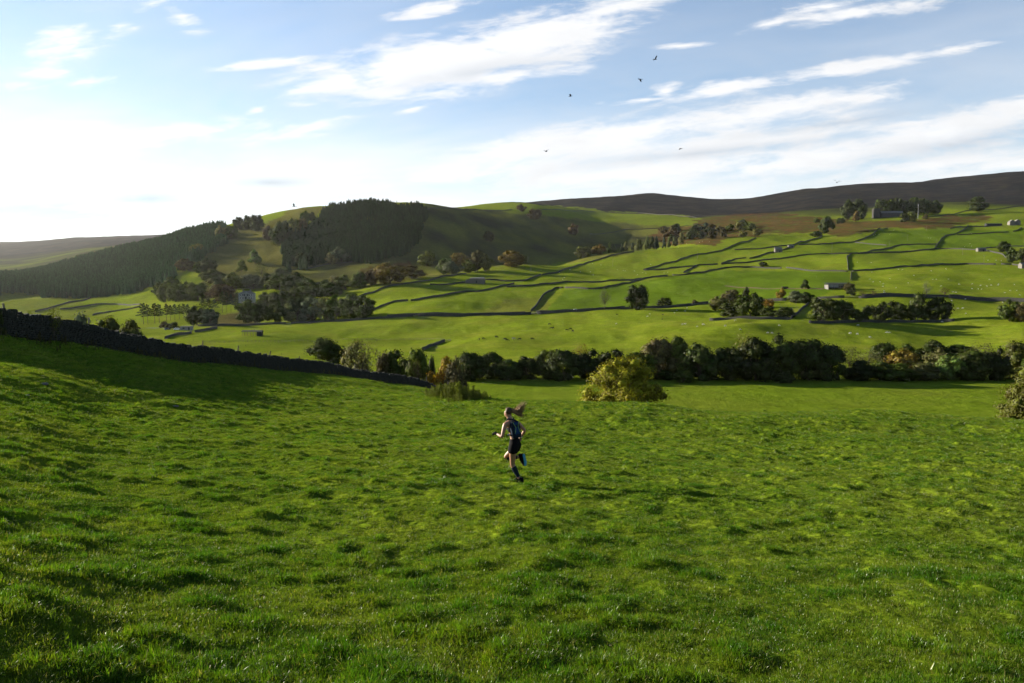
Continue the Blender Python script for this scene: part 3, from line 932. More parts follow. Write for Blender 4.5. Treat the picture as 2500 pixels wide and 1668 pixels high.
tree_row([(1122 + i * 92 + (i * 37) % 29, 1122 + i * 92 + (i * 37) % 29 + 58 + (i * 13) % 21, 893 + (i * 29) % 15, 932, 'bush', ('dark', 'green', 'dark', 'dark')[i % 4], R0 + 3 + (i * 7) % 5) for i in range(15)],
         'shrub', 'under the river belt', 'shrubs under the riverside trees', name='shrub', cat='shrub')

# shrubs and trees behind the lower end of the near wall
for q in [
    (744, 840, 827, 868, 'bush', 'dark', 196, 'dark rounded bush standing behind the near drystone wall'),
    (834, 926, 829, 902, 'airy', 'pale', 135, 'pale olive-brown willow behind the middle of the near wall'),
    (836, 900, 836, 902, 'tall', 'olive', 137, 'olive willow half hidden by the pale brown willow'),
    (916, 952, 860, 905, 'bush', 'brown', 140, 'small dark brown shrub beside the pale willow'),
    (928, 1000, 856, 915, 'bush', 'mid', 142, 'green leafy thicket between the pale willow and the tall dark tree'),
    (982, 1046, 853, 935, 'round', 'green', 138, 'tall dark green tree left of the golden tree'),
    (1000, 1036, 882, 938, 'airy', 'brown', 130, 'thin brownish shrub in front of the tall dark tree'),
    (1042, 1064, 871, 930, 'round', 'dark', 160, 'small round dark tree behind the golden tree'),
    (1048, 1112, 874, 944, 'round', 'gold', 132, 'golden autumn tree at the end of the near wall'),
    (1080, 1142, 888, 950, 'bush', 'brown', 128, 'dark brown-green bush leaning out right of the golden tree'),
    (1085, 1135, 876, 940, 'round', 'olive', 150, 'olive tree between the golden tree and the river belt'),
]:
    tree(*q[:6], q[7], 'trees behind the near wall', d=q[6], name='tree' if q[4] != 'bush' else 'bush', cat='tree' if q[4] != 'bush' else 'bush')
for q in [
    (226, 292, 775, 815, 'bush', 'olive', 66, 'yellow-green bush showing over the top of the near wall'),
    (286, 346, 782, 828, 'bush', 'olive', 69, 'smaller yellow-green bush right of its larger neighbour behind the near wall'),
    (112, 148, 749, 780, 'airy', 'mid', 52, 'little leafy sapling peeping over the near wall'),
    (166, 230, 769, 800, 'bush', 'grey', 170, 'grey-green shrub far behind the near wall'),
    (-14, 9, 756, 790, 'bush', 'dark', 46, 'dark bush at the left edge of the picture above the near wall'),
]:
    tree(*q[:6], q[7], None, d=q[6], name='bush', cat='bush')

# churchyard trees and the dark copse in the pasture across the river
CH = 'churchyard trees'
for q in [
    (1732, 1775, 724, 758, 'round', 'olive', 'orange-olive tree at the left corner of the walled churchyard'),
    (1760, 1810, 708, 745, 'round', 'brown', 'purple-brown tree at the back of the churchyard clump'),
    (1808, 1838, 702, 745, 'cone', 'dark', 'dark pointed tree rising behind the churchyard clump'),
    (1754, 1812, 737, 772, 'bush', 'dark', 'dark low bush in front of the churchyard clump'),
    (1800, 1864, 717, 772, 'round', 'green', 'largest green tree of the churchyard clump'),
    (1858, 1900, 748, 775, 'bush', 'dark', 'dark hedge bush right of the largest churchyard tree'),
    (1892, 1940, 750, 776, 'bush', 'dark', 'dark hedge bush at the right corner of the churchyard'),
    (1862, 1889, 731, 752, 'round', 'gold', 'small golden tree inside the churchyard'),
    (1895, 1916, 704, 732, 'round', 'yellow', 'small yellow-orange tree standing by the road above the churchyard'),
    (1926, 1960, 710, 740, 'round', 'grey', 'grey-green tree by the farm track'),
    (1950, 1984, 714, 742, 'round', 'dark', 'dark tree right of the grey-green tree by the farm track'),
    (1955, 1977, 683, 706, 'cone', 'dark', 'small dark conifer left of the farm shed'),
    (2060, 2084, 690, 712, 'round', 'brown', 'brownish tree at the right end of the farm shed'),
    (2066, 2090, 702, 722, 'bush', 'dark', 'dark bush under the brownish tree by the farm shed'),
]:
    tree(*q[:6], q[6], CH, dmin=380, dmax=760)
KP = 'copse trees'
tree_row([(1972, 2042, 728, 786, 'flat', 'dark'), (2024, 2084, 734, 786, 'flat', 'dark'), (2078, 2112, 756, 786, 'round', 'dark'), (2104, 2128, 746, 786, 'tall', 'dark'),
          (2126, 2172, 739, 786, 'flat', 'dark'), (2158, 2212, 737, 785, 'flat', 'dark'), (2212, 2270, 718, 785, 'cone', 'dark'), (2262, 2318, 726, 784, 'round', 'dark')],
         'tree', 'in the dark copse', KP, dmin=380, dmax=520)
for q in [
    (1462, 1492, 702, 756, 'airy', 'grey', 'thin pale tree standing by the road left of the round dark tree'),
    (1526, 1582, 696, 757, 'round', 'dark', 'single big round dark tree beside the road'),
    (1603, 1640, 727, 750, 'bush', 'dark', 'round dark bush by the road right of the big round tree'),
    (1688, 1706, 732, 744, 'bush', 'brown', 'tiny brown bush on the roadside bank'),
    (2250, 2273, 686, 724, 'airy', 'grey', 'pale slender sapling above the road at the right'),
    (2294, 2319, 701, 724, 'airy', 'brown', 'brownish sapling above the road, right of the pale slender one'),
    (2095, 2116, 709, 723, 'airy', 'brown', 'small bare thorn by the road, left one of two'),
    (2124, 2142, 708, 723, 'airy', 'brown', 'small bare thorn by the road, right one of two'),
    (2440, 2488, 731, 785, 'tall', 'green', 'dark green tree left of the pair at the right edge, below the road'),
    (2478, 2524, 740, 785, 'round', 'brown', 'brownish tree at the right edge, below the road'),
    (1853, 1875, 639, 652, 'bush', 'dark', 'lone dark bush against a wall in the middle of the upper fields'),
    (2438, 2463, 589, 616, 'round', 'dark', 'dark tree beside the small field hut'),
    (2456, 2482, 606, 642, 'round', 'dark', 'dark tree below the one beside the field hut'),
    (2484, 2512, 606, 646, 'round', 'dark', 'dark tree at the right edge of the upper fields'),
]:
    tree(*q[:6], q[6], None, dmin=380, dmax=1600)

# trees in the gully between the upper fields and the dark hillside
GT = 'gully trees'
tree_row([(893, 928, 658, 696, 'round', 'rust'), (922, 984, 643, 693, 'round', 'orange'), (978, 1032, 648, 680, 'bush', 'brown'), (1024, 1060, 612, 650, 'tall', 'mid'),
          (1072, 1106, 631, 670, 'round', 'green'), (1102, 1144, 618, 660, 'round', 'orange'), (1086, 1124, 638, 671, 'round', 'grey'), (1128, 1160, 636, 667, 'round', 'mid'),
          (1152, 1182, 612, 664, 'tall', 'brown'), (1172, 1200, 620, 662, 'round', 'olive'), (1224, 1275, 612, 652, 'round', 'orange'), (1270, 1288, 622, 646, 'round', 'mid'),
          (1406, 1438, 602, 626, 'round', 'olive'), (1444, 1475, 597, 622, 'round', 'orange'), (860, 898, 664, 704, 'bush', 'green'), (822, 866, 672, 708, 'bush', 'mid'), (800, 834, 674, 712, 'bush', 'olive')],
         'tree', 'along the gully', GT, dmin=780, dmax=1300, wk=1.2)
small = []
for i in range(15):
    u = 1492 + i * 12.5 + rnd.uniform(-5, 5)
    vb = 615 - (u - 1495) * 0.135
    h = rnd.uniform(14, 27)
    small.append((u - h * .28, u + h * .28, vb - h, vb, 'cone', rnd.choice(['green', 'mid', 'blue', 'olive'])))
tree_row(small, 'young tree', 'in the row below the dark slope', 'young trees in the gully', dmin=1000, dmax=1500)
rows = []
for (u0, u1, vt, vb, n, cs) in [(1600, 1770, 545, 592, 16, ('dark', 'dark', 'dark', 'brown')), (1690, 1760, 540, 580, 6, ('dark', 'blue')), (1772, 1850, 528, 582, 9, ('olive', 'mid', 'green'))]:
    for i in range(n):
        u = rnd.uniform(u0, u1); vb2 = rnd.uniform(vt + 18, vb); h = rnd.uniform(12, 21)
        rows.append((u - 11, u + 11, vb2 - h, vb2, rnd.choice(['round', 'tall', 'cone']), rnd.choice(cs)))
tree_row(rows, 'tree', 'in the dark ravine below the moor', 'ravine trees', dmin=1150, dmax=2100)
for q in [
    (1288, 1322, 510, 536, 'round', 'rust', 'reddish tree on the hilltop wall, right one of two'),
    (1262, 1284, 499, 517, 'round', 'rust', 'small reddish tree on the hilltop wall, left one of two'),
    (1180, 1207, 564, 590, 'round', 'brown', 'lone brown tree in the middle of the shaded hillside'),
    (1386, 1412, 546, 574, 'tall', 'rust', 'reddish bare tree on the shaded hillside by the track'),
    (1622, 1665, 562, 585, 'round', 'rust', 'reddish tree above the row of young trees'),
    (2054, 2086, 489, 536, 'round', 'dark', 'large dark tree left of the mansion'),
    (2078, 2114, 487, 536, 'round', 'dark', 'large dark tree nearest the mansion on its left'),
    (2082, 2099, 516, 541, 'cone', 'orange', 'bright orange pointed tree below the mansion'),
    (2002, 2034, 529, 570, 'round', 'dark', 'dark tree standing in the bracken above the walls'),
    (2042, 2064, 532, 546, 'bush', 'green', 'small green bush in the bracken left of the orange tree'),
    (1985, 2003, 532, 544, 'bush', 'green', 'small bush in the bracken at the far left of its group'),
    (2368, 2410, 481, 516, 'round', 'dark', 'lone rounded tree on the moor edge at the right'),
    (2196, 2216, 519, 543, 'bush', 'dark', 'dark shrub right of the mansion front'),
    (2212, 2236, 517, 542, 'bush', 'green', 'green shrub left of the tall mast'),
    (2252, 2266, 523, 536, 'bush', 'brown', 'small brown shrub right of the tall mast'),
    (1980, 2010, 564, 578, 'bush', 'dark', 'dark thorn bush on the bracken edge above a wall corner'),
]:
    tree(*q[:6], q[6], None, dmin=1100, dmax=2600)
rows = []
for i in range(11):
    u = 2140 + i * 13.5
    rows.append((u - 14, u + 14, 482 + rnd.uniform(-2, 8) + 0.6 * abs(i - 5), 520 + rnd.uniform(0, 3), rnd.choice(['round', 'tall']), rnd.choice(['dark', 'dark', 'olive', 'green'])))
tree_row(rows, 'tree', 'in the row behind the mansion', 'trees behind the mansion', d=1740)

# the wood round the white house
HW = 'wood round the white house'
tree_row([(376, 396, 697, 722, 'round', 'green'), (395, 432, 677, 715, 'round', 'green'), (390, 420, 696, 738, 'round', 'mid'), (414, 450, 693, 736, 'round', 'mid'),
          (442, 474, 689, 734, 'round', 'green'), (464, 503, 691, 734, 'round', 'mid'), (493, 528, 683, 732, 'tall', 'pale'), (515, 570, 695, 738, 'round', 'rust'),
          (500, 541, 658, 692, 'round', 'mid'), (526, 558, 670, 700, 'round', 'dark'), (558, 596, 666, 706, 'round', 'mid'), (596, 641, 670, 706, 'round', 'grey'),
          (624, 652, 643, 678, 'airy', 'mid'), (640, 665, 668, 708, 'round', 'dark'), (662, 702, 670, 708, 'round', 'green'), (672, 704, 654, 680, 'round', 'pale'),
          (698, 740, 666, 716, 'round', 'dark'), (730, 772, 680, 722, 'round', 'green'), (764, 808, 684, 724, 'round', 'dark'), (636, 672, 714, 750, 'round', 'green'),
          (664, 706, 712, 756, 'round', 'dark'), (700, 744, 704, 752, 'round', 'mid'), (740, 790, 700, 742, 'bush', 'dark'), (786, 830, 690, 724, 'bush', 'green')],
         'tree', 'in the wood above the white house', HW, dmin=560, dmax=1100, wk=1.3)
tree_row([(459, 503, 748, 794, 'round', 'dark'), (496, 530, 754, 793, 'round', 'blue'), (584, 627, 733, 789, 'round', 'green'), (612, 656, 736, 789, 'round', 'dark'),
          (648, 694, 740, 787, 'round', 'dark'), (688, 720, 742, 784, 'round', 'pale'), (704, 748, 728, 782, 'round', 'dark'), (738, 782, 726, 782, 'round', 'grey'), (774, 808, 730, 782, 'round', 'pale'),
          (796, 846, 722, 780, 'round', 'green'), (836, 878, 718, 779, 'round', 'green'), (866, 908, 722, 778, 'round', 'dark'), (392, 412, 785, 801, 'bush', 'brown'),
          (414, 434, 786, 802, 'bush', 'dark'), (693, 714, 768, 786, 'bush', 'pale'), (728, 748, 766, 786, 'bush', 'grey'), (748, 768, 764, 785, 'bush', 'brown')],
         'tree', 'along the road below the white house', 'trees along the road below the house', dmin=520, dmax=760, wk=1.2)
# hillside trees between the two plantations
for q in [
    (472, 494, 641, 668, 'round', 'green', 'smaller dark tree of the pair below the left plantation'),
    (490, 527, 631, 666, 'round', 'dark', 'larger dark tree of the pair below the left plantation'),
    (433, 471, 632, 662, 'round', 'brown', 'brownish tree at the lower corner of the left plantation'),
    (467, 500, 596, 624, 'round', 'olive', 'yellowish tree at the right edge of the left plantation'),
    (576, 603, 635, 665, 'cone', 'mid', 'conical tree in the rough pasture between the plantations'),
    (607, 638, 610, 644, 'cone', 'bright', 'paler conical tree higher up between the plantations'),
    (570, 595, 530, 560, 'round', 'dark', 'skyline tree, leftmost of the three on the ridge'),
    (591, 616, 527, 560, 'round', 'dark', 'skyline tree, middle one of the three on the ridge'),
    (608, 643, 525, 564, 'round', 'dark', 'skyline tree, largest and rightmost of the three on the ridge'),
    (528, 556, 552, 586, 'round', 'olive', 'olive tree at the top end of the left plantation'),
    (548, 580, 552, 584, 'round', 'green', 'green tree at the top end of the left plantation'),
    (644, 667, 552, 588, 'round', 'rust', 'rust-red tree in the clump left of the middle plantation'),
    (640, 658, 556, 584, 'round', 'brown', 'brown tree at the left end of the clump by the middle plantation'),
    (662, 700, 543, 600, 'round', 'green', 'big green tree in front of the clump by the middle plantation'),
    (680, 712, 540, 590, 'round', 'dark', 'dark tree in the clump by the middle plantation'),
    (700, 730, 534, 578, 'round', 'olive', 'olive tree in the clump by the middle plantation'),
    (722, 750, 534, 572, 'round', 'brown', 'brown-topped tree at the right end of the clump by the middle plantation'),
    (734, 756, 515, 546, 'round', 'green', 'green tree high on the hill above the clump'),
    (752, 772, 518, 542, 'bush', 'dark', 'dark bush high on the hill beside the green tree'),
    (720, 752, 619, 652, 'round', 'dark', 'dark tree at the lower edge of the middle plantation'),
    (796, 826, 617, 645, 'round', 'pale', 'pale tree below the middle plantation, left of the larger one'),
    (812, 856, 604, 642, 'round', 'grey', 'large grey-green tree below the middle plantation'),
]:
    tree(*q[:6], q[6], None, dmin=800, dmax=1700)


# ---- pines: bare stems, crown above
def pine_mesh(seed):
    r = np.random.default_rng(seed)
    n = 900
    k = r.integers(0, 14, n)
    zc = 0.42 + 0.56 * (k / 13.0)
    an = k * 2.4 + r.normal(size=n) * 0.5
    rad = r.uniform(0.1, 1, n) ** 0.7 * (0.46 * (1.05 - (zc - 0.42) / 0.6) + 0.06)
    C = np.stack([np.cos(an) * rad, np.sin(an) * rad, zc + r.normal(size=n) * 0.015 - 0.05 * rad], 1)
    N = r.normal(size=(n, 3)) + np.array([0, 0, 1.0]); N /= np.linalg.norm(N, axis=1)[:, None]
    V, Fc = cards(C, N, 0.034, r)
    me = mesh_np('pine_crown', V, Fc); me.materials.append(M['needle'])
    t = MB().tube([(0, 0, -0.05), (0.01, 0, 0.4), (0, 0.01, 0.97)], [0.022, 0.016, 0.004], 6)
    for j in range(14):
        z = 0.42 + 0.56 * j / 13.0; a = j * 2.4
        t.tube([(0, 0, z), (math.cos(a) * 0.3 * (1.1 - z), math.sin(a) * 0.3 * (1.1 - z), z - 0.01)], [0.006, 0.002], 4)
    tm = t.mesh('pine_trunk', True); tm.materials.append(M['bark'])
    return me, tm


CROWN['pine'] = [pine_mesh(300 + i) for i in range(3)]
pines = [(338, 362, 741, 792), (350, 372, 744, 791), (366, 390, 741, 790), (378, 400, 743, 789), (398, 416, 742, 784), (408, 424, 745, 783), (418, 436, 743, 782), (430, 446, 744, 780),
         (440, 458, 742, 779), (450, 466, 743, 777), (486, 504, 731, 768), (500, 518, 729, 766), (514, 532, 731, 764), (534, 552, 712, 764), (546, 562, 714, 763), (556, 572, 718, 762), (570, 590, 716, 760)]
for i, q in enumerate(pines):
    tree(*q, 'pine', 'dark' if i % 3 else 'blue', 'tall pine with a bare stem, %s from the left in the row near the house' % ORD[i], 'row of pines', dmin=560, dmax=760, name='pine_tree', wk=1.25)


# ---- plantations of spruce
def spruce_mesh(seed):
    r = np.random.default_rng(seed)
    n = 260
    z = r.uniform(0.06, 1, n) ** 0.85
    lay = np.round(z * 13) / 13
    an = r.uniform(0, 6.283, n)
    rad = (0.20 * (1.02 - z) + 0.004) * (0.55 + 0.5 * r.random(n)) * (1 + 0.25 * np.cos(an * 2 + seed))
    C = np.stack([np.cos(an) * rad, np.sin(an) * rad, lay * 0.6 + z * 0.4 - rad * 0.25], 1)
    N = np.stack([np.cos(an), np.sin(an), np.full(n, 0.9)], 1) + r.normal(size=(n, 3)) * 0.35
    N /= np.linalg.norm(N, axis=1)[:, None]
    V, Fc = cards(C, N, 0.05, r)
    core = MB().tube([(0, 0, -0.1), (0, 0, 0.1), (0, 0, 0.5), (0, 0, 1.0)], [0.02, 0.14, 0.085, 0.003], 6)
    V = np.concatenate([V, np.array(core.v)])
    Fq = np.concatenate([Fc, np.array([f for f in core.f if len(f) == 4]) + 4 * n])
    me = mesh_np('spruce_tree', V, Fq); me.materials.append(M['needle'])
    return me


SPR = [spruce_mesh(400 + i) for i in range(5)]
src = bpy.data.collections.new('spruce_sources')
for i, m_ in enumerate(SPR):
    o = bpy.data.objects.new('spruce_source_%d' % i, m_)
    o.color = (0.040 + 0.006 * i, 0.052 + 0.004 * i, 0.016, 1)
    src.objects.link(o)


def scatter_nodes(name, coll):
    g = bpy.data.node_groups.new(name, 'GeometryNodeTree')
    g.interface.new_socket('Geometry', in_out='INPUT', socket_type='NodeSocketGeometry')
    g.interface.new_socket('Geometry', in_out='OUTPUT', socket_type='NodeSocketGeometry')
    gi = g.nodes.new('NodeGroupInput'); go = g.nodes.new('NodeGroupOutput')
    ci = g.nodes.new('GeometryNodeCollectionInfo')
    ci.inputs['Collection'].default_value = coll
    ci.inputs['Separate Children'].default_value = True
    ci.inputs['Reset Children'].default_value = True
    ip = g.nodes.new('GeometryNodeInstanceOnPoints')
    ip.inputs['Pick Instance'].default_value = True
    def na(nm, ty):
        a = g.nodes.new('GeometryNodeInputNamedAttribute'); a.data_type = ty; a.inputs['Name'].default_value = nm
        return a.outputs['Attribute']
    g.links.new(gi.outputs[0], ip.inputs['Points'])
    g.links.new(ci.outputs[0], ip.inputs['Instance'])
    g.links.new(na('pick', 'INT'), ip.inputs['Instance Index'])
    g.links.new(na('turn', 'FLOAT_VECTOR'), ip.inputs['Rotation'])
    g.links.new(na('size', 'FLOAT_VECTOR'), ip.inputs['Scale'])
    g.links.new(ip.outputs[0], go.inputs[0])
    return g


def scatter(name, P, turn, size, pick, coll, label, col=(1, 1, 1)):
    me = bpy.data.meshes.new(name)
    me.vertices.add(len(P)); me.vertices.foreach_set('co', np.asarray(P, np.float32).ravel())
    for nm, ty, key, arr in (('turn', 'FLOAT_VECTOR', 'vector', turn), ('size', 'FLOAT_VECTOR', 'vector', size), ('pick', 'INT', 'value', pick)):
        a = me.attributes.new(nm, ty, 'POINT')
        a.data.foreach_set(key, np.ascontiguousarray(np.asarray(arr, np.int32 if ty == 'INT' else np.float32).ravel()))
    me.update()
    o = obj(name, me)
    md = o.modifiers.new('scatter', 'NODES')
    md.node_group = scatter_nodes(name + '_nodes', coll)
    o.color = (*col, 1)
    tag(o, label, kind='stuff')
    return o


def plantation(poly, drange, n_try, hpx_m, edge_n, label_stuff, label_edge, grp, seed, col):
    r = np.random.default_rng(seed)
    us = [p[0] for p in poly]
    d = np.sqrt(r.uniform(drange[0] ** 2, drange[1] ** 2, n_try))
    u = r.uniform(min(us), max(us), n_try)
    X = (u - CX) / F * d
    Z = hill_z(X, d)
    h = hpx_m * np.clip(r.normal(0.95, 0.17, n_try), 0.5, 1.35)
    uu, vv = proj(X, d, Z + h * 0.6)
    ok = inpoly(uu + 22 * fbm(X / 45.0, d / 60.0, 3), vv + 12 * fbm(X / 40.0 + 7, d / 60.0, 3), poly)
    ok &= fbm(X / 60.0 + 3, d / 45.0, 2) > -0.42
    # only ground that the photograph's hillside shows (not hidden dips in front)
    X, Y, Z, h = X[ok], d[ok], Z[ok], h[ok]
    uu, vv = proj(X, Y, Z)
    # trees at the lower edge: largest rows in the picture per column
    order = np.argsort(Y)
    col_id = (uu / 9).astype(int)
    seen = {}
    edge = []
    for i in order:
        c = col_id[i]
        if seen.get(c, 0) < 3 and len(edge) < edge_n:
            seen[c] = seen.get(c, 0) + 1
            edge.append(i)
    mask = np.zeros(len(X), bool); mask[edge] = True
    for i in edge:
        o = obj('spruce_tree', SPR[int(i) % 5])
        o.location = (X[i], Y[i], Z[i] - 0.3)
        w = h[i] * r.uniform(0.8, 1.15)
        o.scale = (w, w, h[i]); o.rotation_euler = (0, 0, r.uniform(0, 6.28))
        k = r.uniform(0.8, 1.2)
        o.color = (col[0] * k, col[1] * k, col[2] * k, 1)
        tag(o, label_edge, 'tree', grp)
    rest = ~mask
    n = rest.sum()
    hs = h[rest]; w = hs * r.uniform(0.8, 1.15, n)
    scatter('spruce_forest', np.stack([X[rest], Y[rest], Z[rest] - 0.3], 1), np.stack([np.zeros(n), np.zeros(n), r.uniform(0, 6.28, n)], 1),
            np.stack([w, w, hs], 1), r.integers(0, 5, n), src, label_stuff, col)


plantation([(-60, 716), (-60, 672), (0, 664), (96, 645), (153, 620), (220, 602), (287, 590), (369, 574), (437, 566), (479, 551), (548, 547), (574, 563), (536, 593), (479, 632), (433, 655), (430, 668),
            (400, 678), (360, 691), (325, 701), (266, 711), (166, 730), (115, 732), (98, 716), (103, 702), (27, 705), (0, 709)],
           (950, 1750), 20000, 12.5, 110, 'dense mass of grey-green spruce covering the left hillside', 'tall spruce on the lower front edge of the left plantation', 'front row of the left plantation', 21, (0.034, 0.082, 0.028))
plantation([(700, 652), (690, 600), (716, 573), (749, 550), (777, 531), (806, 502), (835, 497), (915, 494), (1022, 500), (1045, 514), (1030, 553), (1007, 584), (976, 612), (915, 628), (857, 628), (800, 622), (740, 646)],
           (900, 1750), 15000, 14.0, 90, 'dense mass of dark spruce covering the middle hill', 'tall spruce on the lower front edge of the middle plantation', 'front row of the middle plantation', 22, (0.022, 0.046, 0.012))


# ------------------------------------------------------------------ road and field walls
def path_world(pts, dmin=330, dmax=2600, step=2.5):
    W_ = [pix(u, v, dmin, dmax) for (u, v) in pts]
    P = np.array([(p.x, p.y) for p in W_])
    seg = np.hypot(*np.diff(P, axis=0).T)
    cum = np.concatenate([[0], np.cumsum(seg)])
    n = max(3, int(cum[-1] / step))
    s = np.linspace(0, cum[-1], n)
    Q = np.stack([np.interp(s, cum, P[:, 0]), np.interp(s, cum, P[:, 1])], 1)
    k = min(5, n // 3)
    for _ in range(k):
        Q[1:-1] = (Q[:-2] + 2 * Q[1:-1] + Q[2:]) / 4
    return Q


def wall_mesh(Q, h=1.5, wb=0.7, wt=0.42, seed=0):
    r = np.random.default_rng(seed)
    T = np.gradient(Q, axis=0); T /= np.linalg.norm(T, axis=1)[:, None] + 1e-9
    Nn = np.stack([-T[:, 1], T[:, 0]], 1)
    n = len(Q)
    hh = h * (1 + 0.07 * r.normal(size=n)).clip(0.75, 1.2)
    V = []
    for sgn, w in ((-1, wb), (-1, wt), (1, wt), (1, wb)):
        p = Q + Nn * (sgn * w / 2 + 0.03 * r.normal(size=n))[:, None]
        g = hill_z(p[:, 0], p[:, 1])
        z = g - 1.2 if w == wb else hill_z(Q[:, 0], Q[:, 1]) + hh + 0.02 * r.normal(size=n)
        V.append(np.stack([p[:, 0], p[:, 1], z], 1))
    V = np.stack(V, 1).reshape(-1, 3)
    i = np.arange(n - 1) * 4
    Fc = [np.stack([i + k, i + k + 4, i + (k + 1) + 4, i + k + 1], 1) for k in range(3)]
    Fc = np.concatenate(Fc + [np.array([[0, 1, 2, 3], [4 * n - 1, 4 * n - 2, 4 * n - 3, 4 * n - 4]])])
    return mesh_np('field_wall', V, Fc)


wall_no = 0


def field_wall(pts, label, h=1.5, dmin=330, dmax=2600, name='field_wall', Q=None, mat=None):
    global wall_no
    wall_no += 1
    if Q is None:
        Q = path_world(pts, dmin, dmax)
    o = obj(name, wall_mesh(Q, h, seed=wall_no), mat or M['field_wall'])
    tag(o, label, 'wall', 'drystone field walls', 'thing')
    return o


RP = [(330, 803), (430, 800), (526, 796), (700, 790), (800, 786), (915, 777), (1068, 769), (1260, 768), (1374, 762), (1489, 754), (1566, 752), (1700, 743), (1734, 741), (1853, 734), (1989, 729), (2071, 727),
      (2224, 724), (2307, 726), (2377, 730), (2500, 734), (2700, 738)]
RQ = path_world(RP, 400, 700, 4.0)
for _ in range(12):
    RQ[1:-1] = (RQ[:-2] + 2 * RQ[1:-1] + RQ[2:]) / 4
Tn = np.gradient(RQ, axis=0); Tn /= np.linalg.norm(Tn, axis=1)[:, None]
RN = np.stack([-Tn[:, 1], Tn[:, 0]], 1)          # points away from the camera
L_ = RQ - RN * 2.6; R_ = RQ + RN * 2.6
zr = np.maximum(np.maximum(hill_z(L_[:, 0], L_[:, 1]), hill_z(R_[:, 0], R_[:, 1])), hill_z(RQ[:, 0], RQ[:, 1])) + 0.1
V = np.concatenate([np.column_stack([L_, zr - 0.02]), np.column_stack([R_, zr])])
n_ = len(RQ); i_ = np.arange(n_ - 1)
ro = obj('road', mesh_np('road', V, np.stack([i_, i_ + 1, i_ + 1 + n_, i_ + n_], 1)), M['asphalt'])
tag(ro, 'narrow grey road between stone walls across the valley side', kind='structure')


def road_slice(u0, u1, off):
    q = RQ + RN * off
    uu = CX + F * q[:, 0] / q[:, 1]
    return q[(uu >= u0) & (uu <= u1)]


for u0, u1, off, h, lab in [
    (480, 700, -4.2, 1.5, 'roadside wall below the white house wood'), (700, 1010, -4.2, 1.5, 'lower roadside wall left of the dark sheep pasture bank'),
    (1012, 1300, -4.2, 1.9, 'tall lower roadside wall under the steep shaded field corner'), (1302, 1735, -4.2, 1.6, 'lower roadside wall under the big round tree'),
    (940, 1290, 4.2, 1.3, 'upper roadside wall below the long green field'), (1300, 1530, 4.2, 1.2, 'upper roadside wall left of the big round tree'),
    (1580, 1735, 4.2, 1.2, 'upper roadside wall between the round bush and the churchyard'),
    (1850, 1930, -4.2, 2.2, 'churchyard wall along the road'), (1990, 2066, -4.2, 1.6, 'roadside wall below the farm shed'),
    (2078, 2300, -4.2, 1.5, 'roadside wall above the dark copse'), (2302, 2620, -4.2, 2.4, 'high roadside wall at the right edge'), (2090, 2620, 4.2, 1.2, 'upper roadside wall below the sheep field')]:
    q = road_slice(u0, u1, off)
    if len(q) > 3:
        field_wall(None, lab, h, Q=q)

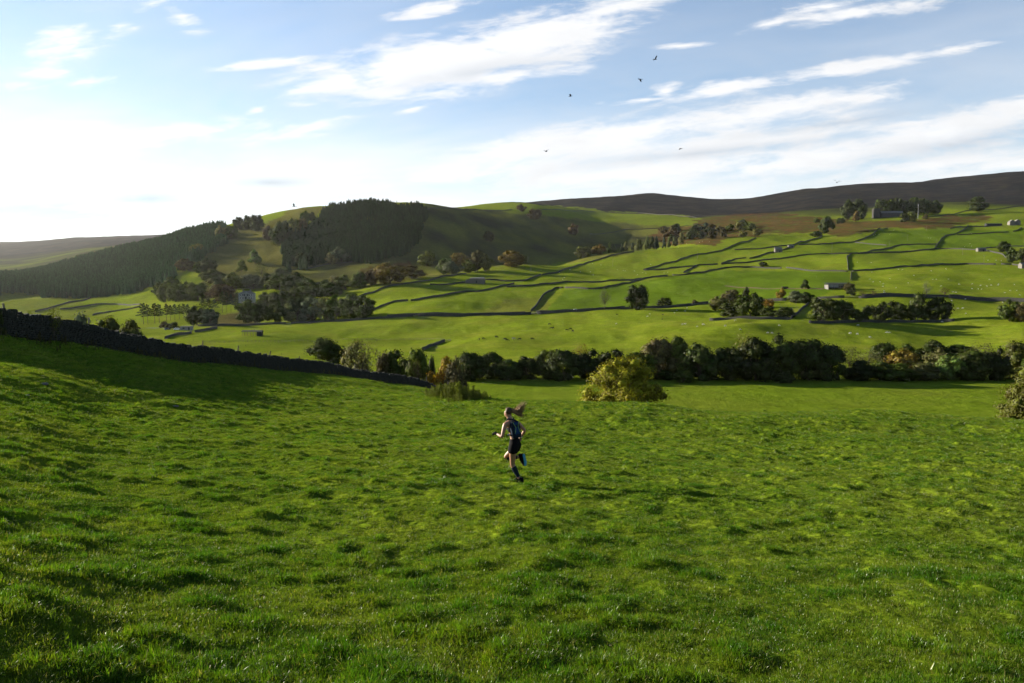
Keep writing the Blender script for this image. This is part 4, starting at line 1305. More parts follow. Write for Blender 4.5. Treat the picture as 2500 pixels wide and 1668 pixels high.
FW = [
    ([(872, 727), (900, 718), (934, 704), (1002, 692), (1053, 685), (1087, 675), (1138, 669)], 'long curving wall above the ruined barn, ending at the gully trees'),
    ([(1050, 696), (1070, 697), (1135, 691)], 'short wall leading up to the left end of the ruined barn'),
    ([(1184, 684), (1206, 684), (1240, 688), (1283, 687), (1301, 679), (1321, 671)], 'wall leaving the right end of the ruined barn'),
    ([(1324, 672), (1363, 666), (1403, 652), (1431, 643), (1473, 631), (1495, 623), (1527, 618), (1548, 616)], 'long wall climbing to the field crest right of the ruined barn'),
    ([(892, 763), (934, 747), (968, 736), (996, 735)], 'lower wall curving up from the road, left of the field gap'),
    ([(1003, 735), (1053, 727), (1104, 718), (1172, 712), (1215, 702), (1255, 693)], 'long wall running right from the field gap below the ruined barn'),
    ([(1237, 702), (1314, 697), (1388, 689), (1463, 690), (1527, 686), (1566, 681)], 'wall dipping across the middle of the sunlit fields'),
    ([(1379, 704), (1441, 707), (1473, 704), (1505, 697), (1548, 689), (1569, 682), (1630, 674)], 'wall curving above the thin pale tree'),
    ([(1296, 761), (1324, 724), (1356, 704), (1375, 704)], 'straight wall running up from the road beside a broad shadow'),
    ([(1641, 673), (1675, 672), (1718, 666), (1768, 655), (1836, 653), (1908, 656)], 'wall along the top of the lush green field'),
    ([(1920, 655), (1989, 663), (2070, 664)], 'wall sloping down to the field corner above the farm shed'),
    ([(1571, 660), (1601, 652), (1644, 641), (1686, 625), (1765, 612), (1791, 600), (1845, 582)], 'long wall climbing from a sharp point to the bracken edge'),
    ([(1573, 661), (1612, 660), (1644, 654), (1697, 650), (1752, 646)], 'level wall forming the lower side of the sharp point'),
    ([(1669, 667), (1682, 659), (1701, 650)], 'very short cross wall in the middle of the fields'),
    ([(1761, 645), (1791, 634), (1822, 631)], 'short wall right of the very short cross wall'),
    ([(1761, 646), (1845, 639), (1945, 626), (2002, 621), (2079, 620), (2094, 619)], 'long level wall left of the wall crossing in the upper fields'),
    ([(1793, 610), (1868, 607), (1933, 599)], 'wall from the small stone barn to the left'),
    ([(1830, 632), (1891, 616), (1922, 607), (1945, 595), (2006, 578)], 'wall climbing past the small stone barn'),
    ([(1949, 599), (2021, 596), (2083, 592), (2109, 584), (2136, 568), (2167, 558)], 'wall bending up to the bracken below the mansion'),
    ([(2088, 593), (2125, 597), (2165, 600)], 'pale short wall below the hummocky field'),
    ([(2100, 619), (2117, 617), (2146, 611), (2194, 600), (2213, 598), (2287, 597)], 'wall sloping up to the right under the hummocky field'),
    ([(2094, 620), (2165, 617), (2241, 613), (2280, 609), (2318, 608), (2385, 611)], 'long wall running to the small field hut'),
    ([(2406, 606), (2452, 603), (2540, 600)], 'wall running from the small field hut to the right edge'),
    ([(2282, 607), (2289, 597), (2299, 582), (2309, 576), (2347, 565), (2360, 557), (2364, 550)], 'wall climbing steeply to the long low shed'),
    ([(2337, 574), (2395, 571), (2462, 567)], 'thin wall below the two stone barns'),
    ([(2473, 566), (2485, 563), (2494, 557)], 'short wall under the two stone barns'),
    ([(2320, 559), (2356, 555), (2414, 553), (2443, 552)], 'wall in front of the long low shed'),
    ([(2263, 531), (2337, 521), (2376, 513), (2452, 509), (2540, 504)], 'topmost wall along the moor edge at the right'),
    ([(2079, 621), (2067, 628), (2070, 645), (2071, 662)], 'downhill wall casting a broad shadow in the upper fields'),
    ([(2078, 665), (2077, 685)], 'short downhill wall above the farm shed'),
    ([(2080, 664), (2165, 657), (2241, 651), (2299, 646), (2356, 645), (2431, 647)], 'long level wall above the sheep field'),
    ([(2444, 646), (2469, 647)], 'short piece of wall right of a gap above the sheep field'),
    ([(2471, 647), (2540, 654)], 'wall at the right edge above the sheep field'),
    ([(2404, 612), (2443, 620), (2462, 632)], 'pale wall bending down from the small field hut'),
    ([(403, 828), (434, 818), (467, 814)], 'low wall with a shadow left of the open shed, left of a gap'),
    ([(476, 812), (501, 808), (530, 802)], 'low wall left of the open shed, right of a gap'),
    ([(1031, 857), (1058, 845), (1085, 835)], 'short straight wall with a shadow beside the wooden gate'),
    ([(86, 762), (134, 749), (172, 738), (207, 734), (239, 720), (266, 714)], 'wall winding up to the left plantation'),
    ([(147, 756), (191, 751), (239, 743), (287, 744), (344, 744)], 'wall across the hazy left fields, upper one'),
    ([(226, 771), (268, 762), (342, 750)], 'wall across the hazy left fields, lower one'),
    ([(1732, 783), (1780, 781), (1860, 780), (1930, 781)], 'front wall of the churchyard'),
    ([(1931, 780), (1950, 763), (1975, 741)], 'right side wall of the churchyard running up to the road'),
    ([(1975, 789), (2050, 789), (2150, 788), (2250, 787), (2330, 785)], 'wall under the dark copse'),
    ([(700, 660), (760, 655), (800, 645), (860, 640)], 'wall below the middle plantation'),
    ([(1040, 514), (1130, 512), (1250, 513)], 'hilltop wall right of the middle plantation'),
    ([(1320, 513), (1450, 512), (1560, 520), (1700, 532)], 'hilltop wall along the edge of the moor'),
    ([(1440, 572), (1530, 560), (1640, 556), (1740, 548)], 'wall along the top of the ravine'),
]
for pts, lab in FW:
    field_wall(pts, lab)


# ------------------------------------------------------------------ near drystone wall: core and laid stones
NW = [(-1050, 32), (-420, 38), (-180, 42), (0, 46), (150, 54), (300, 62), (450, 71), (600, 80), (700, 88), (810, 97), (913, 108), (1000, 117), (1062, 124)]
P = np.array([((u - CX) / F * d, d) for u, d in NW])
seg = np.hypot(*np.diff(P, axis=0).T); cum = np.concatenate([[0], np.cumsum(seg)])
n_ = int(cum[-1] / 0.4)
s_ = np.linspace(0, cum[-1], n_)
NQ = np.stack([np.interp(s_, cum, P[:, 0]), np.interp(s_, cum, P[:, 1])], 1)
for _ in range(30):
    NQ[1:-1] = (NQ[:-2] + 2 * NQ[1:-1] + NQ[2:]) / 4
WH = 1.5
nw = thing('drystone_wall', 'dark drystone wall running down the slope at the left behind the runner', 'wall', (0, 0, 0))
nw['kind'] = 'thing'
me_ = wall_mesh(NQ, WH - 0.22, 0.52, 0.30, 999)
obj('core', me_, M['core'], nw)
T = np.gradient(NQ, axis=0); T /= np.linalg.norm(T, axis=1)[:, None]
NR = np.stack([T[:, 1], -T[:, 0]], 1)            # towards the camera side
cum = np.concatenate([[0], np.cumsum(np.hypot(*np.diff(NQ, axis=0).T))])


def on_wall(s):
    i = min(max(np.searchsorted(cum, s) - 1, 0), len(NQ) - 2)
    k = (s - cum[i]) / (cum[i + 1] - cum[i] + 1e-9)
    return NQ[i] * (1 - k) + NQ[i + 1] * k, T[i], NR[i]


def stone_shape(r):
    """unit stone: an uneven block with knocked-off corners"""
    v = []
    for sx in (-1, 1):
        for sy in (-1, 1):
            for sz in (-1, 1):
                v.append((sx * (0.5 - 0.09 * r.random()), sy * (0.5 - 0.1 * r.random()), sz * (0.5 - 0.11 * r.random())))
    f = [(0, 1, 3, 2), (4, 6, 7, 5), (0, 4, 5, 1), (2, 3, 7, 6), (0, 2, 6, 4), (1, 5, 7, 3)]
    v += [(0, -0.60, 0.05 * r.random()), (0, 0.58, 0)]
    f = [q for q in f if q not in ((0, 4, 5, 1), (2, 3, 7, 6))]
    f += [(0, 4, 8, 8), (4, 5, 8, 8), (5, 1, 8, 8), (1, 0, 8, 8), (2, 3, 9, 9), (3, 7, 9, 9), (7, 6, 9, 9), (6, 2, 9, 9)]
    return v, [tuple(dict.fromkeys(q)) for q in f]


sr = random.Random(3)
SHAPES = [stone_shape(sr) for _ in range(14)]
SMESH = []
for v, f in SHAPES:
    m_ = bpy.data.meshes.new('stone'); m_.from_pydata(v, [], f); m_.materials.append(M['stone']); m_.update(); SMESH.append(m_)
stones = []
total = cum[-1]
nc_ = 9
for side in (1, -1):
    for c in range(nc_):
        s = sr.uniform(0, 0.3)
        ch = (WH - 0.28) / nc_
        while s < total:
            L0 = sr.uniform(0.2, 0.52) * (1.15 - 0.04 * c)
            pc, t_, nr_ = on_wall(s + L0 / 2)
            w = (0.62 - 0.025 * c) / 2
            off = (w - 0.08 + sr.uniform(-0.03, 0.035)) * side
            x, y = pc + nr_ * off
            z = float(base_z(pc[0], pc[1])) + 0.02 + ch * (c + 0.5)
            stones.append((x, y, z, math.atan2(t_[1], t_[0]) + sr.uniform(-.08, .08), L0 * 0.95, sr.uniform(0.2, 0.32), ch * sr.uniform(0.78, 1.04), sr.uniform(-.06, .06), side, 0))
            s += L0
s = 0.0
while s < total:                                   # coping stones set on edge along the top
    L0 = sr.uniform(0.1, 0.3)
    pc, t_, nr_ = on_wall(s + L0 / 2)
    hh = sr.uniform(0.18, 0.52)
    stones.append((pc[0], pc[1], float(base_z(pc[0], pc[1])) + WH - 0.30 + hh / 2, math.atan2(t_[1], t_[0]) + sr.uniform(-.2, .2), L0, sr.uniform(0.36, 0.5), hh, sr.uniform(-.3, .3), 0, 1))
    s += L0 * 0.97
# correct heights to the real ground
sx = np.array([q[0] for q in stones]); sy = np.array([q[1] for q in stones])
dz = hill_z(sx, sy) - base_z(sx, sy)
order = sorted(range(len(stones)), key=lambda i: -(stones[i][4] * stones[i][6] / stones[i][1] ** 2 if (stones[i][8] >= 0 and -20 < CX + F * stones[i][0] / stones[i][1] < 1200) else 0))
single = set(order[:300])
rest_v, rest_f = [], []
for i, q in enumerate(stones):
    mtx = Matrix.Translation((q[0], q[1], q[2] + float(dz[i]))) @ Euler((q[7] * 0.4, q[7], q[3])).to_matrix().to_4x4() @ Matrix.Diagonal((q[4], q[5], q[6], 1))
    if i in single:
        o = obj('stone', SMESH[i % 14], None, nw)
        o.matrix_local = mtx
    else:
        v, f = SHAPES[i % 14]
        b0 = len(rest_v)
        rest_v += [tuple(mtx @ Vector(p)) for p in v]
        rest_f += [tuple(k + b0 for k in g) for g in f]
m_ = bpy.data.meshes.new('stonework'); m_.from_pydata(rest_v, [], rest_f); m_.update()
o = obj('stonework', m_, M['stone'], nw); o['kind'] = 'stuff'

# fence posts standing along the wall
for k, (u, vt, d, lean, hint) in enumerate([
    (17, 741, 47.2, -.10, 'leaning weathered post above the wall at the left edge'), (214, 775, 58.5, .03, 'short post behind the wall left of the yellow-green bush'),
    (489, 832, 74.5, .08, 'post above the wall, left one of the pair below the open shed'), (574, 844, 79.5, .12, 'post above the wall, right one of the pair below the open shed'),
    (647, 857, 84.5, .25, 'leaning post above the wall before the dark rounded bush'), (722, 870, 91, .18, 'post above the wall just left of the dark rounded bush'),
    (864, 889, 104, .0, 'pale post in front of the pale willow'), (1040, 920, 123, .0, 'tall thin post near the end of the wall'), (1088, 931, 122, .12, 'leaning post beside the golden tree')]):
    p = at(u, d)
    zt = z_of_v(vt, d)
    hgt = max(zt - p.z, 0.8)
    o = MB().tube([(0, 0, -0.3), (lean * hgt * .5, 0, hgt * .5), (lean * hgt, 0, hgt)], [0.075, 0.07, 0.06], 7).build('fence_post', M['wood'])
    o.location = p
    tag(o, hint, 'post', 'posts along the near wall')


# ------------------------------------------------------------------ buildings
def place(u0, u1, vb, dmin, dmax, d=None):
    p = at((u0 + u1) / 2, d) if d else pix((u0 + u1) / 2, vb, dmin, dmax)
    return p, (u1 - u0) / F * p.y


def gable(root, w, dp, eave, ridge, wm, rm, over=0.25, base=-1.5):
    pr = [(-w / 2, base), (w / 2, base), (w / 2, eave), (w / 2 - .01, eave), (-w / 2 + .01, eave), (-w / 2, eave)]
    # walls: long sides along x, gables at the ends
    t = 0.5
    b = MB()
    for sy in (-1, 1):
        b.box((0, sy * (dp / 2 - t / 2), (eave + base) / 2), (w, t, eave - base))
    for sx in (-1, 1):
        x0 = sx * (w / 2 - t / 2)
        vs = []
        for dx in (-t / 2 + 0.004, t / 2 + 0.004):
            vs += [(x0 + dx, -dp / 2 + t, base), (x0 + dx, dp / 2 - t, base), (x0 + dx, dp / 2 - t, eave + t * (ridge - eave) / (dp / 2)), (x0 + dx, 0, ridge - 0.02), (x0 + dx, -dp / 2 + t, eave + t * (ridge - eave) / (dp / 2))]
        b.add(vs, [(0, 1, 2, 3, 4), (9, 8, 7, 6, 5)] + [(i, (i + 1) % 5, (i + 1) % 5 + 5, i + 5) for i in range(5)])
    b.build('wall', wm, root)
    r = MB()
    sl = (ridge - eave) / (dp / 2)
    for sy in (-1, 1):
        y0 = sy * (dp / 2 + over); z0 = eave - over * sl + 0.03
        vs = [(-w / 2 - over, y0, z0), (w / 2 + over, y0, z0), (w / 2 + over, 0, ridge + 0.03), (-w / 2 - over, 0, ridge + 0.03)]
        vs += [(a, b_, c + 0.14) for a, b_, c in vs]
        r.add(vs, [(0, 3, 2, 1), (4, 5, 6, 7), (0, 1, 5, 4), (1, 2, 6, 5), (2, 3, 7, 6), (3, 0, 4, 7)])
    return r.build('roof', rm, root)


def opening(root, name, x, y, z, w, h, mat=None, frame=None):
    o = MB().box((x, y, z), (w, 0.08, h)).build(name, mat or M['glass'], root)
    if frame:
        fr = MB()
        for sx in (-1, 1):
            fr.box((x + sx * (w / 2 + 0.06), y - 0.02, z), (0.12, 0.12, h + 0.24))
        for sz in (-1, 1):
            fr.box((x, y - 0.02, z + sz * (h / 2 + 0.06)), (w - 0.004, 0.12, 0.12))
        fr.build('frame', frame, o)
    return o


# ruined stone barn in the fields
p, w = place(1137, 1184, 691, 500, 900)
rt = thing('ruined_barn', 'long ruined stone barn with a broken roofline among the sunlit fields', 'barn', p, -0.08)
rr = random.Random(4)
for sy in (-1, 1):
    pr = [(-w / 2, -1.5), (w / 2, -1.5), (w / 2, 4.4)]
    x = w / 2
    hgt = 4.6
    while x > -w / 2 + 1.5:
        x -= rr.uniform(0.6, 1.3)
        pr.append((x, hgt + rr.uniform(-0.35, 0.25)))
        if x < -w / 2 + 4.5:
            hgt -= 0.6
    pr.append((-w / 2, 2.3))
    MB().prism(pr, sy * 3.2 - 0.3, sy * 3.2 + 0.3).build('long_wall', M['ashlar'], rt)
for sx in (-1, 1):
    pr = [(-2.88, -1.5), (2.88, -1.5), (2.88, 3.4), (1.4, 4.2 if sx > 0 else 3.4), (0, 5.2 if sx > 0 else 3.6), (-1.4, 4.3 if sx > 0 else 2.9), (-2.88, 3.4 if sx > 0 else 2.2)]
    b = MB().prism(pr, -0.3, 0.3)
    b.v = [(sx * (w / 2 - 0.304) + q[1], q[0], q[2]) for q in b.v]
    b.build('gable_wall', M['ashlar'], rt)
MB().add([(-w / 2 + 4, -3.4, 4.35), (w / 2 - .3, -3.4, 4.5), (w / 2 - .6, 0.2, 5.6), (-w / 2 + 4.6, 0.1, 5.3), (-w / 2 + 4, -3.4, 4.15), (w / 2 - .3, -3.4, 4.3), (w / 2 - .6, 0.2, 5.4), (-w / 2 + 4.6, 0.1, 5.1)],
         [(0, 1, 2, 3), (7, 6, 5, 4), (0, 4, 5, 1), (1, 5, 6, 2), (2, 6, 7, 3), (3, 7, 4, 0)]).build('fallen_roof', M['slate'], rt)
opening(rt, 'doorway', 1.5, -3.52, 1.1, 1.5, 2.2)

# white house in the wood
p, w = place(586, 622, 724, 560, 800, 640)
p.z = z_of_v(731, 640)
rt = thing('white_house', 'pale two-storey country house half hidden among the trees', 'house', p, 0.1)
eav = 4.6; dp = 7.0
MB().box((0, 0, eav / 2 - 1.5), (w, dp, eav + 3)).build('wall', M['white_render'], rt)
MB().add([(-w / 2 - .3, -dp / 2 - .3, eav), (w / 2 + .3, -dp / 2 - .3, eav), (w / 2 + .3, dp / 2 + .3, eav), (-w / 2 - .3, dp / 2 + .3, eav), (-w / 2 + 3.4, 0, eav + 2.2), (w / 2 - 3.4, 0, eav + 2.2)],
         [(0, 1, 5, 4), (1, 2, 5), (2, 3, 4, 5), (3, 0, 4), (3, 2, 1, 0)]).build('roof', M['slate'], rt)
rf = rt.children[-1]
for sx in (-1, 1):
    MB().box((sx * (w / 2 - 3.2), 0, eav + 2.4), (0.8, 1.3, 2.0)).build('chimney', M['ashlar'], rf)
MB().prism([(-2.2, eav + .02), (2.2, eav + .02), (0, eav + 1.5)], -dp / 2 - .6, -dp / 2 + 1.5).build('pediment', M['white_render'], rt)
MB().box((0, -dp / 2 - .3, eav / 2 - .5), (4.2, .62, eav + 1)).build('centre_bay', M['white_render'], rt)
for x in (-w / 2 + 1.4, -w / 2 + 3.4, w / 2 - 3.4, w / 2 - 1.4):
    for z in (1.1, 3.5):
        opening(rt, 'window', x, -dp / 2 - 0.02, z, 0.95, 1.4, None, M['white_paint'])
for x in (-1.2, 1.2):
    opening(rt, 'window', x, -dp / 2 - 0.63, 3.5, 0.95, 1.4)
opening(rt, 'door', 0, -dp / 2 - 0.63, 1.1, 1.2, 2.3, M['dark_sheet'])

# open shed in the valley floor
p, w = place(594, 640, 820, 380, 520)
rt = thing('open_shed', 'dark open-sided shed on posts in the sunlit valley field', 'shed', p, 0.05)
MB().add([(-w / 2 - .5, -2.6, 2.5), (w / 2 + .3, -2.6, 2.5), (w / 2 + .3, 0, 3.2), (-w / 2 - .2, 0, 3.2), (w / 2 + .3, 2.6, 2.4), (-w / 2 - .5, 2.6, 2.4),
          (-w / 2 - .5, -2.6, 2.38), (w / 2 + .3, -2.6, 2.38), (w / 2 + .3, 0, 3.08), (-w / 2 - .2, 0, 3.08), (w / 2 + .3, 2.6, 2.28), (-w / 2 - .5, 2.6, 2.28)],
         [(0, 1, 2, 3), (3, 2, 4, 5), (9, 8, 7, 6), (11, 10, 8, 9), (0, 6, 7, 1), (5, 4, 10, 11), (1, 7, 8, 2), (2, 8, 10, 4), (0, 3, 9, 6), (3, 5, 11, 9)]).build('roof', M['dark_sheet'], rt)
for k in range(6):
    x = -w / 2 + 0.2 + k * (w * 0.72) / 5
    for y in (-2.2, 2.2):
        MB().box((x, y, 0.9), (0.16, 0.16, 3.2)).build('post', M['wood'], rt)
MB().box((w / 2 - 1.3, 0, 0.9), (2.4, 4.4, 3.1)).build('boarded_end', M['dark_sheet'], rt)
MB().box((-w * .13, 0, 1.6), (w * .72, .05, .2)).build('rail', M['wood'], rt)

# farm shed above the churchyard
p, w = place(2017, 2075, 705, 500, 800)
rt = thing('farm_shed', 'long grey farm shed with pale doors above the road', 'barn', p, 0.0)
MB().box((0, 4, 0.8), (w, 0.2, 4.6)).build('back_wall', M['dark_sheet'], rt)
for sx in (-1, 1):
    MB().box((sx * (w / 2 - .1), 0, 0.7), (.2, 7.8, 4.4)).build('side_wall', M['slate'], rt)
MB().add([(-w / 2 - .4, -4.4, 3.4), (w / 2 + .4, -4.4, 3.4), (w / 2 + .4, 4.4, 4.5), (-w / 2 - .4, 4.4, 4.5), (-w / 2 - .4, -4.4, 3.2), (w / 2 + .4, -4.4, 3.2), (w / 2 + .4, 4.4, 4.3), (-w / 2 - .4, 4.4, 4.3)],
         [(0, 1, 2, 3), (7, 6, 5, 4), (0, 4, 5, 1), (1, 5, 6, 2), (2, 6, 7, 3), (3, 7, 4, 0)]).build('roof', M['dark_sheet'], rt)
for k in range(5):
    MB().box((-w / 2 + .3 + k * (w - .6) / 4, -3.9, 0.8), (.25, .25, 4.6)).build('post', M['wood'], rt)
for k in range(2):
    MB().box((-w / 2 + 2.3 + k * 3.6, -3.98, 2.1), (3.3, .1, 2.1)).build('pale_panel', M['pale_sheet'], rt)
for k in range(2, 4):
    MB().box((-w / 2 + 2.3 + k * 3.6, -3.98, 2.5), (3.2, .1, 1.0)).build('grey_panel', M['ashlar'], rt)
MB().box((0, 0, -.9), (w - .5, 7.4, 1.1)).build('floor', M['track'], rt)


def barn(u0, u1, vb, label, dp=6, eave=3.6, ridge=5.6, rz=0.0, dmin=700, dmax=1700, name='stone_barn', wm='ashlar', rm='slate', k=1.0):
    p, w = place(u0, u1, vb, dmin, dmax)
    rt = thing(name, label, 'barn', p, rz)
    gable(rt, w * k, dp, eave, ridge, M[wm], M[rm])
    opening(rt, 'door', w * 0.15, -dp / 2 - 0.03, 1.0, 1.4, 2.2, M['dark_sheet'])
    opening(rt, 'window', -w * 0.25, -dp / 2 - 0.03, 2.3, 0.7, 0.7)
    return rt


barn(1891, 1908, 616, 'small stone barn at a wall corner in the upper fields', 5, 4.2, 6.2)
barn(1924, 1937, 605, 'tiny stone hut behind the small stone barn', 4, 2.6, 3.8)
barn(2385, 2405, 614, 'small field hut built into the long wall at the right', 5, 3.0, 4.4)
barn(2460, 2477, 550, 'left one of the two stone barns at the top right', 8, 5.5, 8.8, 1.35, 1000, 1800)
barn(2474, 2490, 549, 'right one of the two stone barns at the top right', 8, 5.5, 8.8, 1.35, 1000, 1800)
barn(2406, 2444, 551, 'long low dark shed with a white end at the top right', 6, 2.6, 3.6, 0.0, 1000, 1800, 'low_shed', 'dark_sheet', 'dark_sheet')
barn(2490, 2516, 655, 'pinkish farm building at the right edge of the fields', 6, 3.5, 5.2, 0.0, 600, 1000, 'farm_building', 'ashlar', 'slate')

# mansion in front of its trees
p, w = place(2130, 2202, 531, 1500, 2200)
rt = thing('mansion', 'long dark grey mansion with a square tower in front of tall trees', 'house', p, -0.05)
gable(rt, w * .72, 10, 9, 13, M['mansion'], M['slate'])
for c in rt.children:
    c.location.x = w * .13
MB().box((-w * .38, -1, 8), (w * .2, 11, 20)).build('tower', M['mansion'], rt)
tw = rt.children[-1]
for k in range(4):
    MB().box((-w * .38 + (k - 1.5) * w * .055, -6.2, 18.7), (w * .03, .6, 1.4)).build('merlon', M['mansion'], tw)
for z in (3.5, 9.0, 14.0):
    for k in (-1, 1):
        opening(rt, 'window', -w * .38 + k * w * .05, -6.55, z, 1.6, 2.6)
for k in range(7):
    for z in (2.6, 6.6):
        opening(rt, 'window', w * .13 + (k - 3) * w * .095, -5.06, z, 1.5, 2.3)

# mast, electricity poles
p = pix(2241, 534, 1300, 2000)
hm = z_of_v(498, p.y) - p.z
rt = thing('mast', 'tall thin grey mast beside the mansion', 'mast', p)
MB().tube([(0, 0, -1), (0, 0, hm)], [0.5, 0.3], 8).build('pole', M['steel'], rt)
MB().tube([(0, 0, hm * .86), (0, 0, hm * .99)], 0.75, 8).build('antenna', M['pale_sheet'], rt)
for k, (u, vt, vb, hint) in enumerate([
    (325, 687, 704, 'on the slope under the left plantation, right one'), (163, 714, 731, 'on the slope under the left plantation, left one'), (781, 635, 648, 'below the middle plantation'),
    (994, 664, 680, 'above the left field corner near the gully'), (1296, 645, 664, 'above the wall right of the ruined barn'), (1496, 632, 651, 'below the row of young trees'),
    (1703, 613, 634, 'by the long climbing wall'), (2031, 594, 616, 'in the middle of the upper fields'), (2172, 588, 602, 'beside the pale short wall'), (2216, 573, 588, 'in the hummocky field'),
    (2287, 583, 600, 'at the foot of the steep wall'), (2350, 604, 622, 'below the long wall by the field hut'), (2402, 623, 642, 'above the sheep field'), (2262, 552, 564, 'in the bracken below the mast')]):
    p = pix(u, vb, 600, 1900)
    h = z_of_v(vt, p.y) - p.z
    rt = thing('electricity_pole', 'thin wooden electricity pole ' + hint, 'pole', p, 0.1 * (k % 5), 'electricity poles')
    MB().tube([(0, 0, -1), (0, 0, h)], [0.18, 0.12], 7).build('post', M['wood'], rt)
    arm = MB().box((0, 0, h - 0.35), (2.2, 0.12, 0.14)).build('crossarm', M['wood'], rt)
    for x in (-0.95, 0, 0.95):
        MB().tube([(x, 0, h - 0.28), (x, 0, h - 0.02)], 0.06, 6).build('insulator', M['pale_sheet'], arm)

# post-and-rail fence and gate in the valley
FQ = path_world([(500, 838), (600, 836), (700, 835), (810, 833), (913, 832), (1010, 831), (1086, 831)], 380, 470, 2.6)
rt = thing('wooden_fence', 'long post and rail fence across the flat valley field', 'fence', (0, 0, 0))
pm = MB().box((0, 0, 0.35), (0.14, 0.14, 1.7)).mesh('fence_post'); pm.materials.append(M['wood'])
rails = [MB(), MB()]
prev = None
for i in range(len(FQ)):
    x, y = FQ[i]; z = float(hill_z(x, y))
    o = obj('fence_post', pm, None, rt); o.location = (x, y, z)
    if prev is not None:
        for k, zz in enumerate((0.55, 1.0)):
            rails[k].tube([(prev[0], prev[1] - .09, prev[2] + zz), (x, y - .09, z + zz)], 0.055, 4)
    prev = (x, y, z)
for q in rails:
    q.build('rail', M['wood'], rt)
p = pix(1093, 834, 380, 470)
rt = thing('field_gate', 'wooden field gate between the fence and the short straight wall', 'gate', p, 0.5)
for k in range(5):
    MB().box((0, 0, 0.25 + 0.22 * k), (3.2, 0.06, 0.09)).build('bar', M['wood'], rt)
for x in (-1.7, 1.7):
    MB().box((x, 0, 0.4), (0.2, 0.2, 1.9)).build('gate_post', M['wood'], rt)
b = MB().tube([(-1.55, -0.06, 0.25), (1.55, -0.06, 1.1)], 0.045, 4).build('brace', M['wood'], rt)

# gravestones in the churchyard
gm = MB().prism([(-.35, -.4), (.35, -.4), (.35, .85), (.2, 1.05), (0, 1.12), (-.2, 1.05), (-.35, .85)], -.07, .07).mesh('gravestone'); gm.materials.append(M['ashlar'])
gk = 0
for row in range(4):
    for c in range(4):
        u = 1908 + c * 13 + row * 3 - 4; v = 746 + row * 6.5
        p = pix(u, v, 380, 620)
        o = obj('gravestone', gm); o.location = p; o.rotation_euler = (rnd.uniform(-.06, .06), rnd.uniform(-.06, .06), 1.2 + rnd.uniform(-.1, .1)); o.scale = (1.2, 1.2, 1.2)
        tag(o, 'small grey gravestone, %s from the left in the %s row from the road' % (ORD[c], ORD[row]), 'gravestone', 'gravestones in the churchyard')


# ------------------------------------------------------------------ vehicles
def car(u, v, rz, label, paint, dmin, dmax, van=False, p=None):
    if p is None:
        p = pix(u, v, dmin, dmax)
    rt = thing('car', label, 'car', p, rz)
    pr = [(-2.1, .35), (2.1, .35), (2.12, .62), (1.95, .82), (1.2, .92), (-1.95, .96), (-2.12, .7)]
    MB().prism(pr, -.84, .84).build('body', paint, rt)
    top = 1.75 if van else 1.45
    cp = MB().add([(-1.75, -.8, .93), (1.15, -.8, .9), (.55, -.66, top), (-1.25, -.66, top), (-1.75, .8, .93), (1.15, .8, .9), (.55, .66, top), (-1.25, .66, top)],
                  [(0, 1, 2, 3), (7, 6, 5, 4), (1, 5, 6, 2), (4, 0, 3, 7), (3, 2, 6, 7)]).build('cabin', paint, rt)
    for sy in (-1, 1):
        MB().add([(-1.5, sy * .80, 1.0), (.9, sy * .80, .98), (.48, sy * .695, top - .1), (-1.15, sy * .695, top - .1)], [(0, 1, 2, 3)]).build('side_window', M['glass'], rt)
    MB().add([(1.13, -.66, .97), (1.13, .66, .97), (.62, .58, top - .08), (.62, -.58, top - .08)], [(0, 1, 2, 3)]).build('windscreen', M['glass'], rt)
    for sx in (-1.3, 1.3):
        for sy in (-1, 1):
            wh = MB().tube([(sx, sy * .72, .33), (sx, sy * .9, .33)], .33, 14).build('tyre', M['rubber'], rt)
            MB().tube([(sx, sy * .89, .33), (sx, sy * .915, .33)], .2, 10).build('rim', M['steel'], wh)
    for sy in (-1, 1):
        MB().box((2.11, sy * .6, .68), (.06, .36, .16)).build('headlight', M['pale_sheet'], rt)
    return rt


def road_point(u, off=0.0):
    q = RQ + RN * off
    uu = CX + F * q[:, 0] / q[:, 1]
    i = int(np.argmin(abs(uu - u)))
    return Vector((q[i, 0], q[i, 1], zr[i] + 0.01)), math.atan2(Tn[i, 1], Tn[i, 0])


pp, an = road_point(1402, 0.8)
car(0, 0, an, 'white car driving on the road below the thin pale tree', M['white_paint'], 0, 0, p=pp)
car(433, 806, 0.25, 'white car parked by the pale hut at the left', M['white_paint'], 400, 640)
car(409, 806, 0.6, 'dark car parked left of the white car by the hut', M['dark_paint'], 400, 640)
p, w = place(442, 470, 806, 400, 640)
rt = thing('pale_hut', 'low pale hut beside the parked white car', 'hut', p, 0.1)
MB().box((0, 0, .9), (w, 3.2, 3.0)).build('wall', M['pale_sheet'], rt)
MB().box((0, 0, 2.47), (w + .4, 3.6, .14)).build('roof', M['ashlar'], rt)
opening(rt, 'door', w * .25, -1.63, .9, .9, 1.9, M['dark_sheet'])
opening(rt, 'window', -w * .2, -1.63, 1.3, 1.2, .8)
p = pix(1916, 706, 500, 800)
rt = thing('trailer', 'dark farm trailer parked by the track above the churchyard', 'trailer', p, 0.0)
MB().box((0, 0, 1.3), (4.6, 2.2, 1.3)).build('box', M['dark_sheet'], rt)
for sx in (-.7, .7):
    for sy in (-1, 1):
        MB().tube([(sx, sy * .85, .42), (sx, sy * 1.15, .42)], .42, 12).build('tyre', M['rubber'], rt)
MB().tube([(2.3, 0, .75), (3.5, 0, .6)], .07, 6).build('drawbar', M['steel'], rt)

